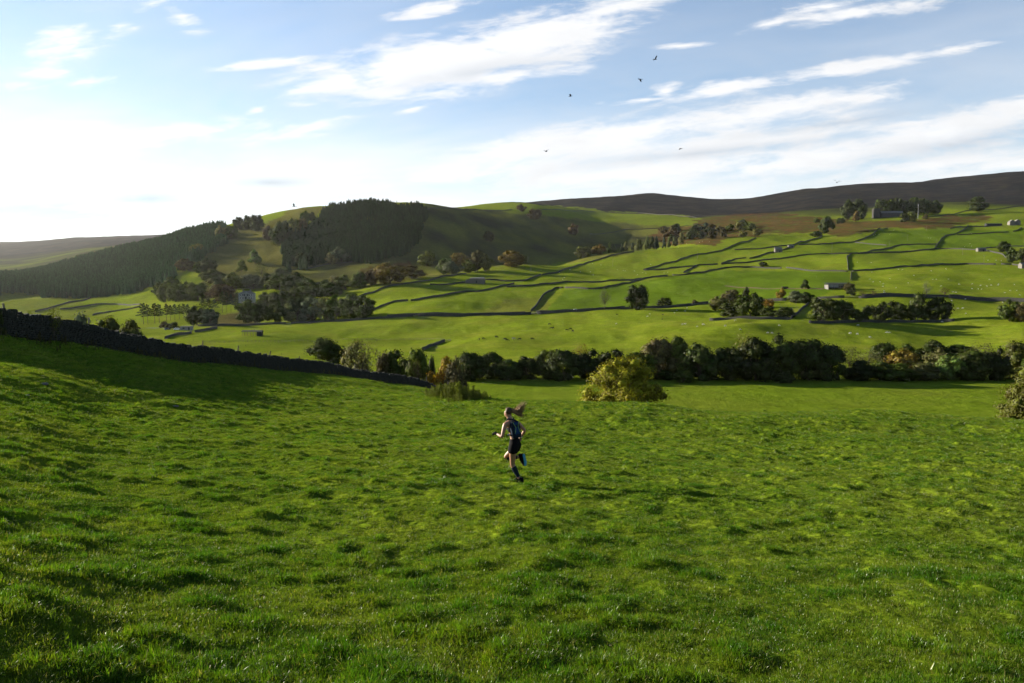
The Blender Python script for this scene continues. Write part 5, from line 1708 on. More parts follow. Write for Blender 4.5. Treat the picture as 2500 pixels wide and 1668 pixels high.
# earth track to the farm shed
TQ = path_world([(1770, 698), (1830, 703), (1895, 705), (1960, 705), (2010, 706)], 500, 760, 3.0)
Tt = np.gradient(TQ, axis=0); Tt /= np.linalg.norm(Tt, axis=1)[:, None]
Tnn = np.stack([-Tt[:, 1], Tt[:, 0]], 1)
a_, b_ = TQ - Tnn * 2.0, TQ + Tnn * 2.0
n_ = len(TQ); i_ = np.arange(n_ - 1)
V = np.concatenate([np.column_stack([a_, hill_z(a_[:, 0], a_[:, 1]) + .12]), np.column_stack([b_, hill_z(b_[:, 0], b_[:, 1]) + .12])])
tag(obj('track', mesh_np('track', V, np.stack([i_, i_ + 1, i_ + 1 + n_, i_ + n_], 1)), M['track']), 'bare earth track leading to the farm shed', kind='structure')


# ------------------------------------------------------------------ animals
def skin(name, joints, edges, sub=1, root=0):
    """joints: list of (x,y,z,r) or (x,y,z,rx,ry); grown into one smooth surface"""
    me = bpy.data.meshes.new(name)
    me.from_pydata([j[:3] for j in joints], edges, [])
    o = bpy.data.objects.new(name, me)
    COL.objects.link(o)
    md = o.modifiers.new('skin', 'SKIN')
    md.branch_smoothing = 0.4
    md.use_smooth_shade = True
    sv = me.skin_vertices[0].data if me.skin_vertices else None
    if sv is None:
        bpy.context.view_layer.objects.active = o
        me.attributes  # noqa
    sv = me.skin_vertices[0].data
    for i, j in enumerate(joints):
        sv[i].radius = (j[3], j[4] if len(j) > 4 else j[3])
        sv[i].use_root = (i == root)
    if sub:
        ms = o.modifiers.new('sub', 'SUBSURF'); ms.levels = sub; ms.render_levels = sub
    bpy.context.view_layer.update()
    dg = bpy.context.evaluated_depsgraph_get()
    out = bpy.data.meshes.new_from_object(o.evaluated_get(dg))
    out.name = name
    bpy.data.objects.remove(o)
    bpy.data.meshes.remove(me)
    out.polygons.foreach_set('use_smooth', np.ones(len(out.polygons), bool))
    return out


def quadruped(name, k, graze, bulk):
    hz = 0.35 if graze else 1.12
    J = [(0, 0, .98, .29 * bulk, .33 * bulk), (-.55, 0, 1.02, .26 * bulk, .30 * bulk), (.5, 0, 1.0, .25 * bulk, .32 * bulk), (-.85, 0, 1.05, .16 * bulk),
         (.85, 0, .95 if graze else 1.12, .15), (1.08, 0, .62 if graze else 1.25, .11), (1.22, 0, hz + .1 if graze else 1.2, .12), (1.36, 0, hz - .12 if graze else 1.02, .075)]
    E = [(0, 1), (0, 2), (1, 3), (2, 4), (4, 5), (5, 6), (6, 7)]
    for sx, par in ((-.62, 1), (.48, 2)):
        for sy in (-1, 1):
            b0 = len(J)
            if sx < 0:
                J += [(sx, sy * .17, .72, .15), (sx + .06, sy * .18, .55, .09), (sx - .1, sy * .18, .36, .055), (sx - .05, sy * .18, .04, .05)]
            else:
                J += [(sx, sy * .16, .68, .12), (sx + .02, sy * .17, .42, .06), (sx, sy * .17, .22, .045), (sx + .02, sy * .17, .03, .05)]
            E += [(par, b0), (b0, b0 + 1), (b0 + 1, b0 + 2), (b0 + 2, b0 + 3)]
    b0 = len(J)
    J += [(-.98, 0, .95, .035), (-1.02, 0, .55, .03)]
    E += [(3, b0), (b0, b0 + 1)]
    J = [tuple(q * k for q in j) for j in J]
    return skin(name, J, E, 1)


COW = [quadruped('cow', 1.0, True, 1.0), quadruped('cow', 1.0, False, 1.0)]
SHEEP = [quadruped('sheep', 0.56, True, 1.25), quadruped('sheep', 0.56, False, 1.25)]
for m_ in COW:
    m_.materials.append(M['cow'])
for m_ in SHEEP:
    m_.materials.append(M['wool'])

cows = [(1170, 831, 1.57, 1), (1180, 830, 0.2, 0), (1212, 826, 0.3, 0), (1233, 831, .4, 0), (1238, 834, .1, 0), (1254, 830, .3, 0), (1268.5, 831.5, .2, 0), (1299.5, 830.5, .3, 0),
        (1341.5, 794.5, .2, 0), (1346, 804, .2, 0), (1351, 803, 1.2, 1), (1384, 809, .1, 0), (1393, 806.5, .3, 0), (1398, 811, 1.0, 0), (1506, 770, .3, 0), (1618, 770.5, .2, 0), (1617, 781, 1.2, 1)]
for i, (u, v, rz, po) in enumerate(cows):
    p = pix(u, v, 330, 620)
    o = obj('cow', COW[1 if po else 0])
    o.location = p; o.rotation_euler = (0, 0, rz if i % 3 else rz + 3.1)
    grey = (i == 5)
    if grey:
        o.material_slots[0].link = 'OBJECT'; o.material_slots[0].material = M['cow_grey']
    if i < 8:
        lab = 'single grey cow among the black ones' if grey else 'black cow %s, %s from the left in the lower group' % ('standing' if po else 'grazing', ORD[i])
    elif i < 14:
        lab = 'black cow %s, %s from the left in the upper group' % ('standing' if po else 'grazing', ORD[i - 8])
    else:
        lab = 'dark calf alone below the road, %s from the left' % ORD[i - 14]
        o.scale = (.7, .7, .7)
    tag(o, lab, 'cow', 'cattle in the pasture')

zA = [(320, 572), (395, 577), (527, 613), (700, 563), (727, 563), (1272, 453), (1435, 313), (1487, 311), (1518, 365), (1371, 231), (1512, 217), (1900, 250), (402, 487)]
zB = [(1385, 140), (1415, 145), (1580, 108), (1645, 110), (1680, 112), (1975, 126), (2043, 126), (1920, 150), (2075, 172), (527, 8), (560, 36), (630, 37), (665, 55), (660, 86), (795, 98), (670, 134), (675, 150), (730, 3),
      (920, 45), (1175, 12), (1212, 10), (1338, 10), (1447, 61), (1583, 57), (1670, 75), (1735, 80), (1780, 72), (1850, 70), (1855, 60), (2020, 66), (1762, 12), (1262, 80)]
zC = [(98, 840), (12, 870), (415, 862), (560, 780), (632, 914), (1190, 855), (1025, 960), (1085, 965), (2207, 966), (2310, 975)]
zD = [(402, 1000), (225, 995), (410, 1120), (945, 1165), (1165, 1105), (1355, 1080), (800, 1090), (750, 1085), (1893, 970), (1995, 970), (2060, 975), (1660, 760), (1595, 795), (1680, 790), (1130, 680), (1160, 685), (640, 635),
      (455, 640), (500, 640), (430, 650), (690, 585), (1680, 625)]
zE = [(580, 620), (600, 600), (785, 535), (900, 535), (1020, 455), (1210, 510), (1280, 520), (1300, 525), (1405, 525), (1500, 545), (1535, 550), (1440, 570), (1785, 540), (1745, 547), (1905, 250), (2000, 205), (2150, 195),
      (2185, 185), (2265, 190), (925, 440), (665, 510), (590, 510), (545, 545), (930, 570), (1590, 450)]
zF = [(1985, 990), (1865, 1005), (1580, 1020), (1555, 1050), (1890, 980), (2010, 950), (1195, 1133), (1955, 1140), (1985, 1140), (2195, 1143)]
flock = [([(2000 + x / 4.238, 680 + y / 4.238) for x, y in zA] + [(1700 + x / 5.875, 650 + y / 5.875) for x, y in zC], 'in the pasture round the dark copse', 330, 560),
         ([(2000 + x / 4.238, 680 + y / 4.238) for x, y in zB], 'in the sheep field above the road', 500, 800),
         ([(2050 + x / 5.222, 450 + y / 5.222) for x, y in zD], 'in the walled upper fields at the right', 600, 1500),
         ([(1250 + x / 4.7, 550 + y / 4.7) for x, y in zE], 'in the middle fields by the climbing walls', 600, 1300),
         ([(1250 + x / 4.7, 550 + y / 4.7) for x, y in zF], 'below the road left of the churchyard', 380, 600)]
for pts, where, dmin, dmax in flock:
    for i, (u, v) in enumerate(sorted(pts)):
        p = pix(u, v + 1.0, dmin, dmax)
        po = 0 if rnd.random() < .75 else 1
        o = obj('sheep', SHEEP[po])
        o.location = p; o.rotation_euler = (0, 0, rnd.uniform(-.5, .5) + (math.pi if rnd.random() < .5 else 0))
        k = rnd.uniform(.95, 1.2); o.scale = (k, k, k)
        tag(o, 'white sheep %s, %s from the left %s' % ('standing' if po else 'grazing', ORD[i], where), 'sheep', 'sheep in the fields')


# birds in the sky
def bird_mesh(up, fold):
    b = MB()
    b.ell((0, 0, 0), (.24, .07, .065), 8, 6)
    b.ell((.25, 0, .03), (.07, .05, .05), 7, 5)
    b.add([(.31, -.015, .03), (.31, .015, .03), (.39, 0, .015), (.31, 0, .05)], [(0, 1, 2), (0, 2, 3), (1, 3, 2)])
    b.add([(-.2, -.04, .01), (-.2, .04, .01), (-.44, .09, 0), (-.46, 0, 0), (-.44, -.09, 0), (-.3, 0, .025)], [(0, 5, 4), (5, 3, 4), (5, 2, 3), (1, 2, 5), (0, 1, 5)])
    for s in (-1, 1):
        r1 = (.34 * math.cos(up), .34 * math.sin(up)); r2 = (r1[0] + .36 * math.cos(up - fold), r1[1] + .36 * math.sin(up - fold))
        b.add([(.14, s * .05, .03), (-.1, s * .05, .03), (.2, s * r1[0], .03 + r1[1]), (-.12, s * r1[0], .03 + r1[1]), (.06, s * r2[0], .03 + r2[1]), (-.1, s * r2[0] * .97, .03 + r2[1]), (-.02, s * r2[0] * .8, .01 + r2[1] * .9),
               (.1, s * .2, .055 + r1[1] * .5), (-.1, s * .2, .05 + r1[1] * .5)],
              [(0, 7, 8, 1), (7, 2, 3, 8), (2, 4, 6, 3), (4, 5, 6)] if s < 0 else [(1, 8, 7, 0), (8, 3, 2, 7), (3, 6, 4, 2), (6, 5, 4)])
    m_ = b.mesh('bird', True); m_.materials.append(M['bird'])
    return m_


BM = [bird_mesh(.5, .4), bird_mesh(-.35, -.2), bird_mesh(.9, .9)]
for i, (u, v, d, rz, lab) in enumerate([
    (1600, 145, 165, .3, 'black bird highest in the sky'), (1563, 194, 165, 2.6, 'black bird just below the highest one'), (1393, 235, 160, 3.0, 'black bird under the big white cloud'),
    (1333, 370, 165, .8, 'black bird low over the middle hill crest'), (1662, 363, 190, .5, 'small black bird right of the lowest middle bird'), (2043, 446, 150, 1.2, 'black bird just above the right moor skyline'),
    (718, 504, 165, 3.3, 'black bird left of the middle plantation above the ridge'), (920, 494, 150, 1.9, 'black bird at the top edge of the middle plantation')]):
    s, t = slope_of(u, v)
    o = obj('bird', BM[i % 3]); o.location = (s * d, d, t * d); o.scale = (1.25, 1.25, 1.25); o.rotation_euler = (rnd.uniform(-.4, .4), rnd.uniform(-.2, .2), rz)
    tag(o, lab, 'bird', 'birds in flight')


# ------------------------------------------------------------------ grass of the near field
def grass_mat():
    m, t = material('grass_blades')
    oi = t.node('ShaderNodeObjectInfo')
    ge = t.node('ShaderNodeNewGeometry')
    n = t.noise(ge.outputs['Position'], 0.9, 2.0, 0.6)
    n2 = t.noise(ge.outputs['Position'], 0.16, 2.0, 0.6)
    ri = oi.outputs['Random']
    isl = ge.outputs['Random Per Island']
    col = t.mix(t.step(n, 0.36, 0.64), c4(0.050, 0.110, 0.004), c4(0.098, 0.148, 0.007))
    col = t.mix(t.math('MULTIPLY', t.step(n2, 0.45, 0.7), 0.55), col, c4(0.118, 0.144, 0.012))
    col = t.mix(t.math('MULTIPLY', t.step(isl, 0.88, 0.96), 0.7), col, c4(0.20, 0.17, 0.06))
    col = t.mix(1.0, col, oi.outputs['Color'], 'MULTIPLY')
    f = t.math('MULTIPLY', t.math('MULTIPLY_ADD', ri, 0.6, 0.7), t.math('MULTIPLY_ADD', isl, 0.5, 0.75))
    c = t.node('ShaderNodeVectorMath', operation='SCALE'); t.l.new(col, c.inputs[0]); t.l.new(f, c.inputs['Scale'])
    df = t.node('ShaderNodeBsdfDiffuse'); t.l.new(c.outputs[0], df.inputs[0])
    tr = t.node('ShaderNodeBsdfTranslucent'); t.l.new(t.mix(1.0, c.outputs[0], c4(1.3, 1.25, 0.5), 'MULTIPLY'), tr.inputs[0])
    gl = t.node('ShaderNodeBsdfGlossy'); gl.inputs['Roughness'].default_value = 0.32; gl.inputs['Color'].default_value = c4(1, 1, 1)
    m1 = t.node('ShaderNodeMixShader'); m1.inputs[0].default_value = 0.42
    t.l.new(df.outputs[0], m1.inputs[1]); t.l.new(tr.outputs[0], m1.inputs[2])
    m2 = t.node('ShaderNodeMixShader'); m2.inputs[0].default_value = 0.010
    t.l.new(m1.outputs[0], m2.inputs[1]); t.l.new(gl.outputs[0], m2.inputs[2])
    t.l.new(m2.outputs[0], t.out.inputs[0])
    return m


M['grass'] = grass_mat()


def tuft_mesh(name, seed, blades, radius, hmin, hmax, width, lean):
    r = np.random.default_rng(seed)
    n = blades
    an = r.uniform(0, 6.283, n); rr = radius * np.sqrt(r.random(n))
    B = np.stack([np.cos(an) * rr, np.sin(an) * rr, np.full(n, -0.015)], 1)
    h = r.uniform(hmin, hmax, n)
    la = an + r.normal(size=n) * 0.9
    le = h * np.abs(r.normal(size=n)) * lean
    D = np.stack([np.cos(la), np.sin(la), np.zeros(n)], 1)
    fa = r.uniform(0, 6.283, n)
    S = np.stack([np.cos(fa), np.sin(fa), np.zeros(n)], 1) * (width * r.uniform(0.7, 1.3, n))[:, None]
    mid = B + D * (le * 0.35)[:, None] + np.array([0, 0, 1.0]) * (h * 0.6)[:, None]
    tip = B + D * le[:, None] + np.array([0, 0, 1.0]) * (h - le * 0.25).clip(0.02)[:, None]
    V = np.stack([B - S * .5, B + S * .5, mid + S * .45, mid - S * .45, tip + S * .08, tip - S * .08], 1).reshape(-1, 3)
    k = np.arange(n) * 6
    Fc = np.concatenate([np.stack([k, k + 1, k + 2, k + 3], 1), np.stack([k + 3, k + 2, k + 4, k + 5], 1)])
    me = mesh_np(name, V, Fc); me.materials.append(M['grass'])
    return me


gsrc = bpy.data.collections.new('grass_sources')
for i in range(6):
    gsrc.objects.link(bpy.data.objects.new('turf_source_%d' % i, tuft_mesh('turf', 500 + i, 34, 0.085, 0.014, 0.045, 0.0042, 0.8)))
tsrc = bpy.data.collections.new('tussock_sources')
for i in range(4):
    tsrc.objects.link(bpy.data.objects.new('tussock_source_%d' % i, tuft_mesh('tussock', 540 + i, 60, 0.080, 0.028, 0.085, 0.0045, 0.7)))


def polar_points(n, r0, r1, power, seed, half=0.70):
    """points round the camera, ground density falling as distance ** -power"""
    r = np.random.default_rng(seed)
    e = 2.0 - power
    q = (r0 ** e + r.random(n) * (r1 ** e - r0 ** e)) ** (1 / e)
    a = r.uniform(-half, half, n)
    return q * np.sin(a), q * np.cos(a), q, r


def wall_side(X, Y):
    """+ on the runner's side of the near wall"""
    i = np.clip(np.searchsorted(NQ[:, 1], Y), 0, len(NQ) - 1)
    return X - NQ[i, 0]


X, Y, q, r = polar_points(235000, 3.0, 125.0, 1.58, 31)
ok = wall_side(X, Y) > 0.5
X, Y, q = X[ok], Y[ok], q[ok]
n = len(X)
Z = ground_z(X, Y)
sc = (0.62 + 0.45 * r.random(n)) * (1 + 1.9 * sstep(q, 6, 60))
hs = sc * (0.8 + 0.9 * np.clip(lump_field(X, Y) + 0.2, 0, 0.7)) / (1 + 0.45 * sstep(q, 8, 60))
scatter('grass_turf', np.stack([X, Y, Z], 1), np.stack([r.normal(size=n) * .15, r.normal(size=n) * .15, r.uniform(0, 6.28, n)], 1), np.stack([sc, sc, hs], 1), r.integers(0, 6, n), gsrc,
        'short grazed grass covering the near field', (0.86, 0.88, 0.9))
X, Y, q, r = polar_points(60000, 3.0, 110.0, 1.55, 32)
lump = lump_field(X, Y)
ok = (wall_side(X, Y) > 0.6) & (lump > 0.16 + 0.1 * r.random(len(X)))
X, Y, q = X[ok], Y[ok], q[ok]
n = len(X)
sc = (0.55 + 0.45 * r.random(n)) * (1 + 0.9 * sstep(q, 6, 60))
scatter('grass_tussocks', np.stack([X, Y, ground_z(X, Y)], 1), np.stack([r.normal(size=n) * .2, r.normal(size=n) * .2, r.uniform(0, 6.28, n)], 1), np.stack([sc, sc, sc * r.uniform(0.7, 1.15, n)], 1), r.integers(0, 4, n), tsrc,
        'darker lusher grass tussocks scattered over the near field', (0.62, 0.86, 0.7))


# tall weeds along the wall foot and the nettle bed in front of the golden tree
def weed_mesh(seed):
    r = np.random.default_rng(seed)
    b = MB()
    for k in range(5):
        a = r.uniform(0, 6.28); l = r.uniform(.02, .16)
        x, y = r.normal(size=2) * .05
        b.tube([(x, y, -.03), (x + math.cos(a) * l * .4, y + math.sin(a) * l * .4, .5), (x + math.cos(a) * l, y + math.sin(a) * l, r.uniform(.8, 1.1))], [.008, .006, .003], 4, False)
    n = 150
    z = r.uniform(.15, 1.08, n); a = r.uniform(0, 6.28, n); rad = r.uniform(.02, .17, n) * (1.15 - z * .5)
    C = np.stack([np.cos(a) * rad, np.sin(a) * rad, z], 1)
    N = np.stack([np.cos(a) * .5, np.sin(a) * .5, np.ones(n)], 1) + r.normal(size=(n, 3)) * .4
    N /= np.linalg.norm(N, axis=1)[:, None]
    V, Fc = cards(C, N, .045, r)
    tubes = np.array([f for f in b.f])
    V2 = np.concatenate([V, np.array(b.v)]); F2 = np.concatenate([Fc, tubes + len(V)])
    me = mesh_np('weed', V2, F2); me.materials.append(M['leaf'])
    return me


wsrc = bpy.data.collections.new('weed_sources')
for i in range(4):
    wsrc.objects.link(bpy.data.objects.new('weed_source_%d' % i, weed_mesh(600 + i)))
r = np.random.default_rng(77)
n = 620
u = 1118 + np.clip(r.normal(size=n), -2.2, 2.2) * 36; d = 68 + r.normal(size=n) * 2.4 + (u - 1120) * -0.02
X = (u - CX) / F * d
hh = (0.45 + 0.55 * r.random(n)) * (0.95 + 0.9 * fbm(X / 0.9, d / 0.9, 2)) * (1.1 - 0.5 * np.abs((u - 1110) / 90))
scatter('nettle_bed', np.stack([X, d, hill_z(X, d)], 1), np.stack([r.normal(size=n) * .08, r.normal(size=n) * .08, r.uniform(0, 6.28, n)], 1), np.stack([hh, hh, hh], 1), r.integers(0, 4, n), wsrc,
        'bed of tall green nettles below the end of the near wall', (0.095, 0.112, 0.010))
n = 520
s_ = r.uniform(0, len(NQ) - 2, n).astype(int)
off = np.abs(r.normal(size=n)) * 1.3 + 0.45
PX = NQ[s_] + NR[s_] * off[:, None]
hh = r.uniform(0.2, 0.75, n) * np.exp(-off * .25)
scatter('wall_foot_weeds', np.stack([PX[:, 0], PX[:, 1], ground_z(PX[:, 0], PX[:, 1])], 1), np.stack([r.normal(size=n) * .15, r.normal(size=n) * .15, r.uniform(0, 6.28, n)], 1), np.stack([hh, hh, hh], 1),
        r.integers(0, 4, n), wsrc, 'brownish weeds and docks along the foot of the near wall', (0.055, 0.050, 0.016))
# a few pale stones lying in the field
for k, (u, v, w) in enumerate([(109, 942, .16), (430, 996, .12), (66, 968, .1)]):
    p = pix(u, v, 3.5, 120)
    p.z = float(ground_z(p.x, p.y))
    b = MB().ell((0, 0, .03), (w, w * .7, w * .35), 9, 6)
    b.v = [(x + rnd.uniform(-.015, .015), y + rnd.uniform(-.015, .015), z + rnd.uniform(-.01, .01)) for x, y, z in b.v]
    o = b.build('field_stone', M['ashlar']); o.location = p
    tag(o, ['flat pale stone lying in the grass below the wall shadow', 'pale stone in the open grass right of its neighbours', 'smallest pale stone in the grass at the left'][k], 'stone', 'stones in the grass')

# rush clumps dotted over the valley pastures
r = np.random.default_rng(91)
n = 9000
d = np.sqrt(r.uniform(300 ** 2, 1250 ** 2, n)); u = r.uniform(-50, 2560, n)
X = (u - CX) / F * d
keep = fbm(X / 38.0 + 5, d / 50.0, 3) > 0.05
X, d = X[keep], d[keep]
n = len(X)
hh = r.uniform(0.3, 0.75, n)
scatter('rush_clumps', np.stack([X, d, hill_z(X, d) - 0.05], 1), np.stack([np.zeros(n), np.zeros(n), r.uniform(0, 6.28, n)], 1), np.stack([hh * 1.6, hh * 1.6, hh], 1), r.integers(0, 4, n), wsrc,
        'scattered dark rush clumps in the valley pastures', (0.040, 0.052, 0.010))


# ------------------------------------------------------------------ the runner
def runner():
    RD = 17.6
    foot = pix(1266, 1178, 5, 60)
    ks = foot.y / F / 5.6                       # metres for one unit of the pose sketch
    gz = float(ground_z(foot.x, foot.y))
    rt = thing('person', 'runner in black shorts, blue pack and dark knee socks, striding left with ponytail flying', 'person', (foot.x, foot.y, gz - .03), 0)
    dn = math.radians(13.8)                     # the camera looks down on her by this much

    def J(px, py, dep):
        """joint from pose sketch position (x, y) and depth away from the camera"""
        xi = (px - 930) * ks; zi = (1335 - py) * ks
        return Vector((xi, dep, (zi - dep * math.sin(dn)) / math.cos(dn)))
    P = dict(
        pel=J(878, 800, .0), hipL=J(852, 838, -.07), hipR=J(905, 835, .07), waist=J(868, 690, .01), rib=J(850, 610, .02), chest=J(838, 535, .03), nb=J(812, 462, .05), neck=J(800, 425, .06), head=J(783, 365, .07), crown=J(790, 325, .07),
        shL=J(745, 520, -.09), elL=J(704, 700, -.17), wrL=J(628, 655, -.02), shR=J(925, 505, .15), elR=J(1018, 600, .20), wrR=J(965, 690, .28),
        knL=J(845, 1080, .03), anL=J(945, 1272, -.03), knR=J(742, 968, .20), anR=J(945, 972, .13))
    V3 = lambda v: (v.x, v.y, v.z)
    lerp = lambda a, b, t: a + (b - a) * t
    skin_m = plain('skin', (0.24, 0.125, 0.075), 0.5, 0.35, 0.06, 14.0)
    black = plain('black_fabric', (0.004, 0.004, 0.005), 0.85, 0.08, 0.3, 30.0)
    navy = plain('dark_blue_sock', (0.007, 0.013, 0.020), 0.85, 0.1, 0.3, 40.0)
    blue = plain('blue_fabric', (0.006, 0.026, 0.085), 0.75, 0.1, 0.2, 18.0)
    deep = plain('dark_blue_fabric', (0.005, 0.010, 0.022), 0.8, 0.1, 0.25, 18.0)
    lime = plain('lime_cord', (0.16, 0.30, 0.10), 0.6, 0.3, 0.1, 20.0)
    sole_m = plain('blue_sole', (0.03, 0.19, 0.30), 0.6, 0.3, 0.2, 25.0)
    white = plain('white_strap', (0.5, 0.5, 0.48), 0.5, 0.3, 0.05, 10.0)
    # body: one surface from feet to head
    js, es = [], []

    def add(v, rx, ry=None, par=None):
        rx *= 1.12; ry = (ry * 1.12 if ry else rx)
        js.append((*V3(v), rx, ry)); i = len(js) - 1
        if par is not None:
            es.append((par, i))
        return i
    ip = add(P['pel'], .115, .105)
    iw = add(P['waist'], .098, .085, ip); ir = add(P['rib'], .105, .09, iw); ic = add(P['chest'], .115, .095, ir); inb = add(P['nb'], .075, .07, ic)
    ik = add(P['neck'], .048, .05, inb); ih = add(P['head'], .078, .088, ik); it = add(P['crown'], .070, .078, ih)
    for sd in 'LR':
        a = add(P['hip' + sd], .092, .09, ip)
        b = add(lerp(P['hip' + sd], P['kn' + sd], .45), .074, .074, a)
        c = add(lerp(P['hip' + sd], P['kn' + sd], .85), .054, .054, b)
        c = add(P['kn' + sd], .052, .052, c)
        e = add(lerp(P['kn' + sd], P['an' + sd], .3), .053, .053, c)
        e = add(lerp(P['kn' + sd], P['an' + sd], .7), .038, .038, e)
        e = add(P['an' + sd], .033, .033, e)
        s = add(P['sh' + sd], .052, .052, ic)
        s = add(lerp(P['sh' + sd], P['el' + sd], .5), .042, .042, s)
        s = add(P['el' + sd], .034, .034, s)
        s = add(lerp(P['el' + sd], P['wr' + sd], .4), .034, .034, s)
        add(P['wr' + sd], .024, .024, s)
    # nose and chin shape the face (she looks left and a little away)
    face = Vector((-.86, .5, -.05)).normalized()
    hd = P['head']
    add(hd + face * .07 + Vector((0, 0, -.065)), .028, .028, ih)
    add(hd + face * .098 + Vector((0, 0, -.012)), .012, .014, ih)
    bm = skin('body', js, es, 2)
    body = obj('body', bm, skin_m, rt)
    fr = Vector((face.y, -face.x, 0))           # her right
    for sgn in (-1, 1):
        MB().ell(V3(hd + face * .079 + fr * (.03 * sgn) + Vector((0, 0, .012))), (.011, .011, .008), 8, 6).build('eye', black, body)
    MB().ell(V3(hd - fr * .078 + Vector((0.01, 0, -.01))), (.018, .010, .028), 8, 6).build('ear', skin_m, body)
    MB().ell(V3(hd + face * .083 + Vector((0, 0, -.052))), (.016, .02, .006), 8, 5).build('mouth', plain('lips', (.22, .07, .06), .5, .3, .05), body)
    # hair cap and flying ponytail
    hb = MB()
    c0 = hd + Vector((0, 0, .028)) - face * .016
    hb.ell(V3(c0), (.098, .098, .100), 14, 10)
    hb.v = [v for v in hb.v]
    hair_m = plain('fair_brown_hair', (0.050, 0.028, 0.014), 0.6, 0.2, 0.5, 60.0)
    cap = MB()
    nu, nv = 18, 12
    vs = []
    for j in range(nv + 1):
        th = math.pi * j / nv
        for i in range(nu):
            ph = 2 * math.pi * i / nu
            n = Vector((math.sin(th) * math.cos(ph), math.sin(th) * math.sin(ph), math.cos(th)))
            ff = n.dot(face)
            k = 1.0
            if ff > .45 and n.z < .62:
                k = .80                          # sink under the skin where the face shows
            if n.z < -.45:
                k = .80
            vs.append(V3(c0 + Vector((n.x * .093, n.y * .093, n.z * .096)) * k))
    fs = []
    for j in range(nv):
        for i in range(nu):
            a = j * nu + i; b = j * nu + (i + 1) % nu
            fs.append((a, a + nu, b + nu, b))
    hair = cap.add(vs, fs).build('hair', hair_m, rt, True)
    r = random.Random(8)
    pt = MB()
    root_p = c0 - face * .088 + Vector((0, 0, .03))
    for k in range(260):
        a0 = root_p + Vector((r.gauss(0, .013), r.gauss(0, .013), r.gauss(0, .016)))
        ang = r.uniform(-.50, .72) + r.gauss(0, .12)
        ln = r.uniform(.17, .31) * (1.1 if ang > .2 else .95)
        dy = r.gauss(-.03, .045)
        pts = [a0]
        for q in (.25, .5, .75, 1.0):
            rise = ln * (math.sin(ang) * q ** 1.5 - .16 * math.sin(q * 3.1)) + r.gauss(0, .010) * q
            pts.append(a0 + Vector((ln * q * math.cos(ang * .6), dy * q + r.gauss(0, .008), rise + .012 * math.sin(q * 9 + k))))
        pt.tube(pts, [.006, .0065, .0055, .0035, .0008], 4, False)
    pt.build('ponytail', plain('sunlit_hair', (0.20, 0.12, 0.055), 0.55, 0.2, 0.5, 40.0), rt, True)
    # clothes
    sj, sE = [], []

    def chain(lst, name, mat, sub=2):
        m_ = skin(name, [(*V3(v), a * 1.13, b * 1.13) for v, a, b in lst], [(i, i + 1) for i in range(len(lst) - 1)], sub)
        return obj(name, m_, mat, rt)
    chain([(lerp(P['rib'], P['waist'], .25), .108, .094), (P['rib'], .110, .096), (lerp(P['rib'], P['chest'], .6), .126, .106), (P['chest'] + Vector((0, 0, .01)), .117, .099)], 'sports_top', black)
    joints = [(*V3(lerp(P['waist'], P['pel'], -.02)), .122, .112), (*V3(lerp(P['waist'], P['pel'], .45)), .138, .126), (*V3(P['pel']), .155, .142)]
    ed = [(0, 1), (1, 2)]
    for sd in 'LR':
        b0 = len(joints)
        joints += [(*V3(P['hip' + sd]), .126, .122), (*V3(lerp(P['hip' + sd], P['kn' + sd], .16 if sd == 'L' else .22)), .122, .118), (*V3(lerp(P['hip' + sd], P['kn' + sd], .34 if sd == 'L' else .40)), .124, .118)]
        ed += [(2, b0), (b0, b0 + 1), (b0 + 1, b0 + 2)]
    obj('shorts', skin('shorts', joints, ed, 2), black, rt)
    for sd in 'LR':
        k, a = P['kn' + sd], P['an' + sd]
        chain([(lerp(k, a, .10), .053, .053), (lerp(k, a, .16), .056, .056), (lerp(k, a, .32), .058, .058), (lerp(k, a, .7), .043, .043), (lerp(k, a, .93), .037, .037)], 'sock', navy)

    # shoes: sole, upper
    def shoe(an, fwd, up):
        fwd = fwd.normalized(); up = (up - fwd * up.dot(fwd)).normalized(); sd_ = fwd.cross(up)
        mt = Matrix((( fwd.x, sd_.x, up.x, an.x), (fwd.y, sd_.y, up.y, an.y), (fwd.z, sd_.z, up.z, an.z), (0, 0, 0, 1)))
        out = [(-.085, .026), (-.06, .036), (0, .036), (.06, .038), (.12, .046), (.17, .040), (.195, .018), (.195, -.016), (.17, -.036), (.12, -.042), (.06, -.034), (0, -.034), (-.06, -.034), (-.085, -.024)]
        so = MB(); n = len(out)
        lv = []
        for z, g in ((-.082, 1.0), (-.07, 1.04), (-.052, 1.0)):
            lv += [(x * (1 if x < .15 else .5 + .5 * g), y * g, z + (.012 if x > .15 else 0)) for x, y in out]
        fc = [tuple(reversed(range(n)))] + [(j * n + i, j * n + (i + 1) % n, (j + 1) * n + (i + 1) % n, (j + 1) * n + i) for j in range(2) for i in range(n)] + [tuple(range(2 * n, 3 * n))]
        so.add([tuple(mt @ Vector(v)) for v in lv], fc)
        up_ = MB(); lv = []
        for z, g, cut in ((-.054, .98, 1), (-.03, .96, 1), (-.005, .82, .8), (.02, .72, .42), (.04, .70, .2)):
            lv += [(x if x < .03 else .03 + (x - .03) * cut, y * g, z) for x, y in out]
        fc = [(j * n + i, j * n + (i + 1) % n, (j + 1) * n + (i + 1) % n, (j + 1) * n + i) for j in range(4) for i in range(n)] + [tuple(range(4 * n, 5 * n))]
        up_.add([tuple(mt @ Vector(v)) for v in lv], fc)
        s = up_.build('shoe', black, rt, True)
        sm = so.build('midsole', black, s)
        ou = MB()
        lv = [(x * .99, y * 1.0, -.096 + (.012 if x > .15 else 0)) for x, y in out] + [(x, y * 1.02, -.0825 + (.012 if x > .15 else 0)) for x, y in out]
